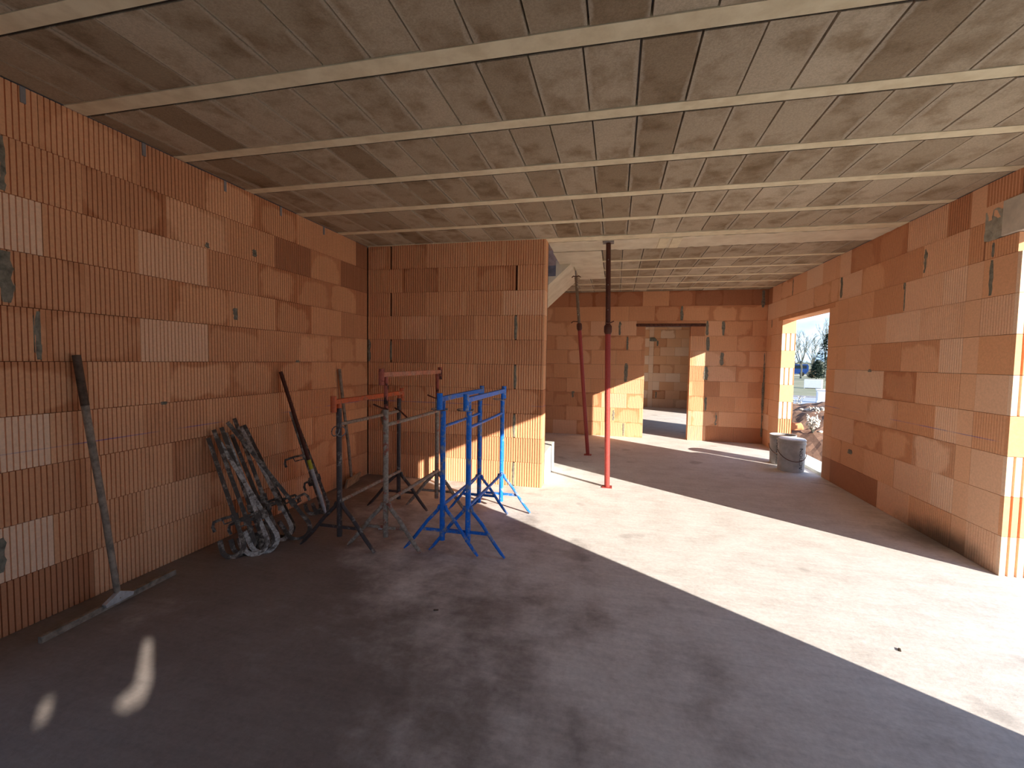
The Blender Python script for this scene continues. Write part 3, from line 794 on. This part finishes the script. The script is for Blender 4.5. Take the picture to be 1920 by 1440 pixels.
cl = [
 ((-2.868, 2.716, .812), (-2.40, 2.700, 0), .12, 'clamp_pale', 'mortar-whitened steel clamp crossing in front of the bundle, its big round hook nearest', [(.20, .10, 1)], 1.15),
 ((-2.880, 2.658, .815), (-2.560, 2.560, 0), .07, 'clamp', 'masonry clamp at the far left of the bundle, hook tucked by the wall', [(.24, .13, 1)], .9),
 ((-2.878, 2.704, .868), (-2.530, 2.625, 0), .06, 'clamp', 'second masonry clamp from the left end of the bundle', [(.17, .11, 1)], .9),
 ((-2.870, 2.762, .878), (-2.500, 2.665, 0), .06, 'clamp', 'masonry clamp third from the left end, between the darker ones', [(.27, .10, -1)], .9),
 ((-2.862, 2.791, .83), (-2.440, 2.640, 0), .09, 'clamp_pale', 'clamp with pale scraped lower bar standing upright in the bundle', [(.22, .12, 1)], 1.0),
 ((-2.880, 2.890, .93), (-2.480, 2.790, 0), .05, 'clamp', 'clamp whose square top stands highest in the bundle', [(.30, .09, 1)], .9),
 ((-2.866, 2.849, .81), (-2.470, 2.740, 0), .06, 'clamp', 'dark clamp half hidden in the middle of the bundle', [(.25, .10, -1)], .9),
 ((-2.850, 2.796, .915), (-2.330, 2.985, 0), .13, 'clamp', 'long thin clamp slanting right across the bundle, hook at its right end', [(.20, .10, -1)], 1.1),
 ((-2.880, 2.947, .86), (-2.450, 2.905, 0), .10, 'clamp_pale', 'clamp with whitened hook just left of the slanting one', [(.25, .11, 1)], 1.05),
 ((-2.882, 2.985, .865), (-2.470, 2.965, 0), .05, 'clamp', 'dark clamp at the right edge of the bundle, behind the slanting one', [(.22, .10, -1)], .9),
]
for A, B, hk, mt, lb, jw, hs in cl:
    clamp(A, B, hk, M[mt], lb, jw, jaw_dir=LFT, hs=hs, group='masonry clamps bundled against the left wall')
for A, B, lb, jw in (((-2.882, 3.512, .915), (-2.60, 3.47, 0), 'dark masonry clamp behind the long pole, jaw sticking out to the left', [(.52, .16, 1), (.24, .07, 1)]),
                     ((-2.878, 3.56, .86), (-2.555, 3.52, 0), 'dark masonry clamp tight against the long pole on its right', [(.30, .07, 1)])):
    clamp(A, B, .05, M['clamp'], lb, jw, jaw_dir=LFT, hs=.8)

# long pole
r_ = empty('long_pole', (-2.51, 3.494, 0), 0, 'long rusty pole with yellow band and whitened foot leaning on the left wall', 'pole')
A, B = Vector((-2.892, 3.404, 1.283)), Vector((-2.515, 3.500, .004))
def al(f): return B + (A - B) * f
P(tubeo('shaft', [al(.38), al(.7), al(1)], .0165, M['prop_rust'], None, 12), r_)
P(tubeo('band', [al(.32), al(.385)], .0172, M['yellow'], None, 12), r_)
P(tubeo('foot', [al(0), al(.04), al(.12), al(.325)], [.006, .016, .018, .0168], M['handle_white'], None, 12), r_)
# squeegee at the left
r_ = empty('floor_squeegee', (-2.70, 1.90, 0), 0, 'long-handled floor squeegee with a wide thin blade, leaning at the left of the wall', 'squeegee')
A, B = Vector((-2.896, 1.866, 1.40)), Vector((-2.705, 1.905, .035))
P(tubeo('handle', [B, B + (A - B) * .35 + Vector((0, .004, 0)), B + (A - B) * .7, A], [.0155, .0165, .018, .0185], M['wood'], None, 12), r_)
P(tubeo('handle_grip', [B + (A - B) * .80, A + (A - B) * .004], .0192, M['wood_dark'], None, 12), r_)
bm = nb(); sweep(bm, [(-2.698, 1.545, .016), (-2.742, 2.268, .016)], [(-.016, -.011), (.016, -.011), (.016, .011), (-.016, .011)], normal=(0, 0, 1))
P(obj('blade', bm, M['wood']), r_)
bm = nb(); sweep(bm, [(-2.700, 1.83, .03), (-2.704, 1.905, .05), (-2.709, 1.98, .03)], lambda i: [(u * (.3, 1, .3)[i], v) for u, v in [(-.03, -.013), (.03, -.013), (.03, .013), (-.03, .013)]], normal=(0, 0, 1))
P(obj('socket', bm, M['handle_white']), r_)
# wooden scraper further back
r_ = empty('wooden_scraper', (-2.80, 4.43, 0), 0, 'wooden rake-like scraper with a small board blade, leaning near the wall corner', 'scraper')
A, B = Vector((-2.892, 4.271, 1.294)), Vector((-2.835, 4.40, .085))
P(tubeo('handle', [B, B + (A - B) * .3 + Vector((.004, .006, 0)), B + (A - B) * .65, A], [.0165, .017, .0165, .0165], M['wood'], None, 12), r_)
bm = nb(); sweep(bm, [(-2.80, 4.25, .052), (-2.86, 4.60, .052)], [(-.05, -.009), (.05, -.009), (.05, .009), (-.05, .009)], normal=(.25, 0, 1))
P(obj('blade', bm, M['board']), r_)

# ------------------------------------------------------------------ adjustable props
def prop(base, top, zc, label, low_m, up_m, r1, r2, head):
    base, top = Vector(base), Vector(top); d = top - base
    root = empty('steel_prop', (base.x, base.y, 0), 0, label, 'prop')
    fc = (zc - base.z) / d.z
    P(tubeo('outer_tube', [base + Vector((0, 0, .006)), base + d * fc * .5, base + d * fc], r1, low_m, None, 16), root)
    P(tubeo('inner_tube', [base + d * (fc - .02), base + d * .7, base + d * (.995 if head == 'plate' else .965)], r2, up_m, None, 16), root)
    c = base + d * fc
    P(tubeo('collar_nut', [c - d.normalized() * .075, c - d.normalized() * .05, c + d.normalized() * .01, c + d.normalized() * .03], [r1 * 1.05, r1 * 1.42, r1 * 1.42, r1 * 1.08], M['prop_rust'], None, 14), root)
    P(tubeo('pin_handle', [c + Vector((-.02, -.03, .05)), c + Vector((-.085, -.035, .055)), c + Vector((-.115, -.035, .03))] if head != 'plate' else [c + Vector((-.03, -.034, .045)), c + Vector((.03, -.034, .05)), c + Vector((.065, -.036, .066))], .0065, M['steel_dark'], None, 8), root)
    bm = nb(); box(bm, base.x - .055, base.x + .055, base.y - .055, base.y + .055, 0, .006); P(obj('base_plate', bm, low_m), root)
    if head == 'plate':
        bm = nb(); box(bm, top.x - .06, top.x + .06, top.y - .055, top.y + .055, top.z - .008, top.z); P(obj('head_plate', bm, M['galv']), root)
        bm = nb()
        for i in range(7):
            f_ = fc + .07 + i * .10
            if f_ < .97:
                p = base + d * f_; sweep(bm, [p + Vector((0, -r2 - .0012, -.006)), p + Vector((0, -r2 - .0012, .006))], [(-.001, -.004), (.001, -.004), (.001, .004), (-.001, .004)], normal=(0, 1, 0))
        P(obj('pin_hole_row', bm, M['galv']), root)['kind'] = 'stuff'
    else:
        s = base + d * .965
        bm = nb(); sweep(bm, [s + Vector((-.062, 0, -.004)), s + Vector((-.04, 0, .016)), s + Vector((-.012, 0, .012)), s + Vector((.012, 0, .012)), s + Vector((.04, 0, .018)), s + Vector((.066, 0, .0))], [(-.02, -.004), (.02, -.004), (.02, .004), (-.02, .004)], normal=(0, 1, 0))
        P(obj('wing_nut', bm, M['steel_dark']), root)
        P(tubeo('threaded_rod', [s, top], .010, M['galv'], None, 10), root)
prop((-.060, 5.130, 0), (-.115, 5.110, 2.733), 1.80, 'upright red steel prop with dark brown upper tube, closest to the trestles', M['prop_red'], M['prop_rust'], .0300, .0265, 'plate')
prop((-.378, 6.845, 0), (-.606, 6.62, 2.737), 1.95, 'thinner leaning prop further back, red below and rusty grey above', M['prop_red'], M['prop_grey'], .0275, .0225, 'fork')

# ------------------------------------------------------------------ buckets at the window
def bucket(x, y, r, h, lid, label, text, ang):
    root = empty('bucket', (x, y, 0), 0, label, 'bucket', None)
    prof = [(r * .93, 0), (r * .95, .012), (r * .97, h * .35), (r * .985, h * .8), (r, h * .86), (r * 1.03, h * .87), (r * 1.03, h * .90), (r * 1.0, h * .905), (r * 1.01, h * .98), (r * 1.04, h * .985), (r * 1.04, h), (r * .97, h), (r * .95, h * .9), (r * .90, .02)]
    bm = nb(); n = 36; R = []
    for q, z in prof: R.append([bm.verts.new((q * math.cos(2 * math.pi * i / n), q * math.sin(2 * math.pi * i / n), z)) for i in range(n)])
    for a, b_ in zip(R, R[1:]):
        for i in range(n): bm.faces.new((a[i], a[(i + 1) % n], b_[(i + 1) % n], b_[i]))
    bm.faces.new(R[0][::-1]); bm.faces.new(R[-1])
    o = smoothmesh(obj('pail', bm, M['bucket']), 35); o.parent = root
    if lid:
        bm = nb(); R = []
        for q, z in ((r * .96, h + .001), (r * .96, h + .012), (r * .9, h + .016), (r * .3, h + .010)):
            R.append([bm.verts.new((q * math.cos(2 * math.pi * i / n), q * math.sin(2 * math.pi * i / n) , z)) for i in range(n)])
        for a, b_ in zip(R, R[1:]):
            for i in range(n): bm.faces.new((a[i], a[(i + 1) % n], b_[(i + 1) % n], b_[i]))
        bm.faces.new(R[-1]); bm.faces.new(R[0][::-1])
        o = smoothmesh(obj('lid', bm, M['bucket_lid']), 35); o.parent = root
    else:
        bm = nb(); vs = [bm.verts.new((r * .955 * math.cos(2 * math.pi * i / n), r * .955 * math.sin(2 * math.pi * i / n), h * .93)) for i in range(n)]; bm.faces.new(vs)
        o = obj('rubble_fill', bm, M['soil']); o.parent = root
    # bail handle hanging down in front
    hp = []
    for i in range(15):
        a = -math.pi + math.pi * i / 14 + ang
        hp.append((1.045 * r * math.cos(a), 1.045 * r * math.sin(a), h * .66 - .13 * math.sin(math.pi * i / 14)))
    o = tubeo('bail_handle', hp, .0042, M['steel_dark'], None, 6); o.parent = root
    # upright lettering wrapped on the side
    cu = bpy.data.curves.new('lettering', 'FONT'); cu.body = text; cu.size = .075; cu.align_x = 'CENTER'; cu.align_y = 'CENTER'; cu.extrude = .0006; cu.resolution_u = 2
    tmp = bpy.data.objects.new('lettering_src', cu)
    COL.objects.link(tmp); dg = bpy.context.evaluated_depsgraph_get(); me = bpy.data.meshes.new_from_object(tmp.evaluated_get(dg))
    bpy.data.objects.remove(tmp)
    for v in me.vertices:
        u_, h_ = v.co.x, v.co.y                    # read bottom to top
        a = ang + math.pi * .0 + LET + (-h_ / r)
        rr_ = r * 1.0 + .0015
        v.co = Vector((rr_ * math.cos(a + 0), rr_ * math.sin(a + 0), h * .44 + u_ * 1.0))
    me.materials.clear(); me.materials.append(M['ink'])
    o = bpy.data.objects.new('lettering', me); COL.objects.link(o); o.parent = root
    return root
LET = -math.pi * .36
bucket(2.33, 6.66, .163, .42, True, 'white-lidded grey pail, front one of the two by the window opening', 'ACTION', 0)
LET = -math.pi * .60
bucket(2.36, 7.08, .163, .42, False, 'open grey pail with rubble on top, behind the white-lidded one', 'FIXATION', -.3)

# small litter on the floor
for i, (x, y) in enumerate(((-1.87, 3.30), (-1.855, 3.305), (-1.60, 3.25))):
    bm = nb(); bmesh.ops.create_icosphere(bm, subdivisions=1, radius=.011 if i < 2 else .006)
    o = obj('pebble', bm, M['white']); o.location = (x, y, .009 if i < 2 else .005); tag(o, ('larger white pebble of the touching pair between the old trestles', 'white pebble touching the larger one on its right', 'tiny white pebble nearest the tall trestle')[i], 'pebble', 'white pebbles by the old trestles')
for i, (x, y, rz) in enumerate(((.60, 1.53, .4), (1.42, 2.55, 1.2), (-.95, 2.30, .3))):
    bm = nb(); box(bm, -.014, .014, -.005, .005, 0, .006, .002)
    o = obj('chip', bm, M['wood_dark']); o.location = (x, y, 0); o.rotation_euler = (0, 0, rz)
    tag(o, ('dark chip on the shaded floor at the bottom right', 'dark chip on the sunlit floor at the right', 'dark chip on the damp floor in front of the trestles')[i], 'chip')

# ------------------------------------------------------------------ outdoors
GZ = -.30
def gplane(name, pts, z, mat, label=None, thick=.1):
    bm = nb(); a = [bm.verts.new((x, y, z)) for x, y in pts]; b_ = [bm.verts.new((x, y, z - thick)) for x, y in pts]
    bm.faces.new(a); bm.faces.new(b_[::-1])
    for i in range(len(pts)): bm.faces.new((a[i], b_[i], b_[(i + 1) % len(pts)], a[(i + 1) % len(pts)]))
    bmesh.ops.recalc_face_normals(bm, faces=bm.faces)
    return tag(obj(name, bm, mat), kind='structure')
gplane('ground', [(-140, -140), (160, -140), (160, 160), (-140, 160)], GZ, M['ground'])
def gp(u, v, z=GZ):
    d = CF + CR * ((u - 960) / F) + CU * ((720 - v) / F); t = (z - CAM.z) / d.z; p = CAM + d * t; return p.x, p.y
q = [gp(1440, 772), gp(1600, 775), gp(1600, 749), gp(1440, 741)]
gplane('road', q, GZ + .012, M['road'])
gplane('verge', [gp(1440, 739.5), gp(1600, 747.5), gp(1600, 706), gp(1440, 704)], GZ + .02, M['verge'])
gplane('kerb', [gp(1440, 742), gp(1600, 750), gp(1600, 748), gp(1440, 740.2)], GZ + .05, M['grey'])
# soil mound
def fbm(x, y, s=0):
    return (math.sin(x * 1.7 + s) * math.cos(y * 1.3 - s) + .5 * math.sin(x * 4.1 + y * 3.3 + s * 2) + .25 * math.sin(x * 9.3 - y * 7.9) + .14 * math.sin(x * 21 + y * 17.3))
mc = Wp(1590, 760, 10.4)
bm = nb(); n = 70; g = []
for j in range(n + 1):
    row = []
    for i in range(n + 1):
        x = -3.8 + 7.6 * i / n; y = -3.6 + 7.2 * j / n
        d = math.sqrt((x / 3.7) ** 2 + (y / 3.5) ** 2)
        h = max(0, 1 - d * d) ** .8 * .84 + .05 * fbm(x * 1.3, y * 1.3, 1) * (d < .97) * min(1, (1 - d) * 4 if d < 1 else 0) + rnd.uniform(-.018, .018) * (d < .97)
        row.append(bm.verts.new((max(x, 2.86 - mc.x - .2), y, h - .02)))
    g.append(row)
for a, b_ in zip(g, g[1:]):
    for i in range(n): bm.faces.new((a[i], a[i + 1], b_[i + 1], b_[i]))
o = obj('soil_mound', bm, M['soil']); o.location = (mc.x + .2, mc.y, GZ)
tag(o, 'mound of reddish brown soil heaped outside the window opening', 'soil heap')
mound = o
def mz(x, y):
    x -= mound.location.x; y -= mound.location.y
    d = math.sqrt((x / 3.7) ** 2 + (y / 3.5) ** 2)
    return GZ - .02 + max(0, 1 - d * d) ** .8 * .84
def on_mound(u, v):
    d = CF + CR * ((u - 960) / F) + CU * ((720 - v) / F); t = 5.
    while t < 16:
        p = CAM + d * t
        if p.z < mz(p.x, p.y): return Vector((p.x, p.y, mz(p.x, p.y)))
        t += .03
    return CAM + d * 9
def rock(name, loc, r, mat, label, cat, sq=(1, .8, .6), group=None):
    bm = nb(); bmesh.ops.create_icosphere(bm, subdivisions=2, radius=r)
    for v in bm.verts: v.co = Vector((v.co.x * sq[0], v.co.y * sq[1], v.co.z * sq[2])) * rnd.uniform(.85, 1.12)
    o = obj(name, bm, mat); o.location = Vector(loc) + Vector((0, 0, r * sq[2] * .4)); return tag(o, label, cat, group)
for i, (u, v, r) in enumerate(((1514, 771, .085), (1503, 769, .05), (1509, 777, .035), (1536, 775, .05), (1539, 812, .05))):
    rock('stone', on_mound(u, v), r, M['stone'], ('largest pale stone at the crest of the soil mound', 'small pale stone left of the largest one on the mound', 'tiny pale stone just below the largest one', 'pale stone at the right crest of the mound by the jamb', 'pale stone low on the mound beside the fluffy plant')[i], 'stone', group='pale stones on the soil mound')
rock('block_shard', on_mound(1493, 806), .14, M['terracotta'], 'orange terracotta shard on the lower left of the soil mound', 'shard', (1, .5, .75))
# dry plants
def dryplant(base, h, r, label, nst=14, dens=10):
    root = empty('dry_plant', base, 0, label, 'plant')
    bm = nb(); bf = nb()
    for i in range(nst):
        a = rnd.uniform(0, 6.28); rr_ = r * rnd.uniform(.1, 1); hh = h * rnd.uniform(.6, 1)
        tip = Vector((rr_ * math.cos(a), rr_ * math.sin(a), hh))
        tube(bm, [(0, 0, 0), tip * .5 + Vector((0, 0, hh * .12)), tip], .004, 5)
        for k in range(dens):
            f_ = rnd.uniform(.45, 1.02); c = tip * f_ + Vector((rnd.uniform(-1, 1), rnd.uniform(-1, 1), rnd.uniform(-1, 1))) * .035
            rr2 = bmesh.ops.create_icosphere(bf, subdivisions=1, radius=rnd.uniform(.012, .024))
            for v in rr2['verts']: v.co = v.co + c
    o = obj('stems', bm, M['bark']); o.parent = root
    o = obj('seed_heads', bf, M['dry']); o.parent = root; o['kind'] = 'stuff'
b1 = on_mound(1523, 815)
dryplant(b1, .42, .13, 'dry plant with pale fluffy seed heads on the soil mound', 16, 12)
dryplant(on_mound(1534, 773), .12, .22, 'low yellowish dry tuft on top of the soil mound', 12, 4)
p_ = gp(1488, 790); dryplant(Vector((p_[0], p_[1], GZ)), .95, .35, 'pale wispy dry plant left of the soil mound', 12, 7)
# white board box on legs
c = Wp(1524, 719, 33)
r_ = empty('white_crate', (c.x, c.y, GZ), -.45, 'white panelled crate on thin legs beyond the road', 'crate')
for o in (boxo('panel_box', (-.5, .58, -.45, .45, 1.72 - .92, 1.72 - .30), M['white'], r_, .01),): pass
for sx in (-.47, .55):
    for sy in (-.42, .42): boxo('leg', (sx - .02, sx + .02, sy - .02, sy + .02, 0, .85), M['white'], r_)
zc = (1.4136 - (719 - 685) * 33 / F) - GZ
for ch in r_.children:
    if ch.name.startswith('panel_box'): ch.location.z = zc - 1.11
    else: ch.scale.z = (zc - .25) / .85
# utility cabinet
c = Wp(1541, 745, 20.5)
r_ = empty('utility_cabinet', (c.x + .1, c.y, GZ), -.3, 'pale grey utility cabinet with a flat lid standing by the road', 'cabinet')
ht = 1.4136 - (729 - 685) * 20.5 / F - GZ
boxo('body', (-.30, .30, -.18, .18, 0, ht - .06), M['white'], r_, .01); boxo('lid', (-.34, .34, -.22, .22, ht - .06, ht), M['white'], r_, .01)
boxo('door', (-.26, .26, -.19, -.175, .12, ht - .12), M['white'], r_, .004)
# yellow digger-like block behind crate
c = Wp(1521, 706, 62)
r_ = rock('sand_heap', (c.x, c.y, GZ + .3), .62, M['board'], 'small tan heap seen just over the white crate', 'heap', (.9, .8, 1.05))
# blue van
c = Wp(1484, 705, 72)
r_ = empty('blue_van', (c.x, c.y, GZ), -.35, 'blue van parked at the foot of the bare trees', 'van')
bm = nb(); pr = [(-2.2, .35), (-2.25, 1.0), (-1.6, 1.15), (-1.0, 1.85), (2.1, 1.9), (2.25, 1.6), (2.25, .35)]
lo = [bm.verts.new((a, -.85, b_)) for a, b_ in pr]; hi = [bm.verts.new((a, .85, b_)) for a, b_ in pr]
for i in range(len(pr)): bm.faces.new((lo[i], lo[(i + 1) % len(pr)], hi[(i + 1) % len(pr)], hi[i]))
bm.faces.new(lo[::-1]); bm.faces.new(hi); bmesh.ops.recalc_face_normals(bm, faces=bm.faces)
obj('body', bm, M['blue_body'], r_)
boxo('side_window', (-.9, .2, -.87, -.86, 1.2, 1.7), M['glass'], r_); boxo('side_window', (.35, 2.0, -.87, -.86, 1.2, 1.7), M['glass'], r_)
for sx in (-1.35, 1.4):
    bm = nb(); sweep(bm, [(sx, -.9, .33), (sx, -.68, .33)], circ(.33, 16)); obj('wheel', bm, M['tyre'], r_)
# second vehicle: dark car roof
# bare trees
def bare_tree(x, y, h, seed, label, nb_=5, cat='tree', spread=.55, group=None):
    rg = random.Random(seed); root = empty('bare_tree', (x, y, GZ), 0, label, cat, group)
    bt, bw = nb(), nb()
    def grow(p, d, l, r, lev):
        q = p + d * l
        b_ = bt if lev < 2 else bw
        tube(b_, [p, p + d * l * .5 + Vector((rg.uniform(-.04, .04) * l, rg.uniform(-.04, .04) * l, 0)), q], [r, r * .85, r * .68], 5 if lev < 2 else 3)
        if lev >= 5: return
        for i in range(rg.choice((2, 3, 3)) if lev else nb_):
            a = rg.uniform(0, 6.28); s = rg.uniform(.35, 1.0) * spread
            nd = (d + Vector((math.cos(a), math.sin(a), rg.uniform(-.1, .35))) * s).normalized()
            st_ = q if lev else p + d * l * rg.uniform(.55, 1)
            grow(st_, nd, l * rg.uniform(.58, .8), r * .6, lev + 1)
    grow(Vector((0, 0, 0)), Vector((0, 0, 1)), h * .30, h * .016, 0)
    obj('trunk', bt, M['bark'], root); o = obj('twigs', bw, M['brush'], root); o['kind'] = 'stuff'
spots = [(1502, 58, 7.6, 'bare winter tree with round crown right of the window jamb', 5), (1524, 66, 7.2, 'bare winter tree behind the white crate, middle of the view', 6), (1546, 60, 8.4, 'tall bare winter tree rising beside the evergreen', 6), (1483, 70, 7.0, 'bare winter tree half hidden by the window jamb', 5), (1562, 70, 9, 'bare winter tree hidden mostly by the wall at the right', 5)]
for i, (u, D, h, lb, k) in enumerate(spots):
    c = Wp(u, 690, D); bare_tree(c.x, c.y, h, 20 + i, lb, k)
# winter scrub bank behind
def scrub(u, D, r, hgt, label, seed):
    rg = random.Random(seed); c = Wp(u, 690, D); root = empty('scrub_bush', (c.x, c.y, GZ), 0, label, 'bush')
    bm = nb()
    for i in range(420):
        a = rg.uniform(0, 6.28); q = r * math.sqrt(rg.random()); x, y = q * math.cos(a), q * math.sin(a)
        z0 = rg.uniform(0, hgt * .8) * (1 - (q / r) ** 2 * .5); L_ = rg.uniform(.35, .8) * hgt * .45
        d = Vector((rg.uniform(-.6, .6), rg.uniform(-.6, .6), 1)).normalized()
        p0 = Vector((x, y, z0)); s_ = Vector((rg.uniform(-1, 1), rg.uniform(-1, 1), 0)).normalized() * rg.uniform(.03, .08)
        vs = [bm.verts.new(p0 - s_), bm.verts.new(p0 + s_), bm.verts.new(p0 + d * L_)]
        bm.faces.new(vs)
    o = obj('twigs', bm, M['brush'], root); o['kind'] = 'stuff'
    bm = nb(); bmesh.ops.create_icosphere(bm, subdivisions=3, radius=1)
    for v in bm.verts:
        k = 1 + .12 * fbm(v.co.x * 3, v.co.y * 3 + v.co.z * 2, seed); v.co = Vector((v.co.x * r * k, v.co.y * r * k, abs(v.co.z) * hgt * .72 * k))
    obj('inner_growth', bm, M['brush'], root)
for i, (u, D, r, h) in enumerate(((1484, 80, 2.4, 3.0), (1501, 87, 2.4, 3.0), (1521, 94, 2.4, 2.9), (1539, 101, 2.6, 3.6), (1558, 109, 2.6, 3.8))):
    scrub(u, D, r, h, ('grey-green winter scrub at the left edge of the window view', 'grey-green scrub behind the blue van', 'low scrub right behind the white crate', 'scrub left of the dark evergreen', 'scrub at the right edge of the window view')[i], i + 3)
def evergreen(u, D, h, r, label, seed):
    rg = random.Random(seed); c = Wp(u, 690, D); root = empty('evergreen_tree', (c.x, c.y, GZ), 0, label, 'tree')
    bm = nb(); tube(bm, [(0, 0, 0), (0, 0, h * .9)], [h * .02, h * .005], 6); obj('trunk', bm, M['bark'], root)
    bm = nb()
    for i in range(1500):
        t = rg.random() ** .8; z = h * (.08 + .9 * t); q = r * (1 - t) ** .8 * (.35 + .75 * rg.random()); a = rg.uniform(0, 6.28)
        p0 = Vector((q * math.cos(a), q * math.sin(a), z)); o_ = Vector((math.cos(a), math.sin(a), rg.uniform(-.5, .1))) * rg.uniform(.2, .45)
        s_ = Vector((-math.sin(a), math.cos(a), rg.uniform(-.4, .4))) * rg.uniform(.05, .13)
        bm.faces.new([bm.verts.new(p0 - s_), bm.verts.new(p0 + s_), bm.verts.new(p0 + o_)])
    o = obj('foliage', bm, M['evergreen'], root); o['kind'] = 'stuff'
evergreen(1551, 50, 5.4, 1.6, 'dark evergreen tree at the right edge of the window view', 5)
evergreen(1531, 56, 2.3, .8, 'small dark conifer behind the white crate', 6)
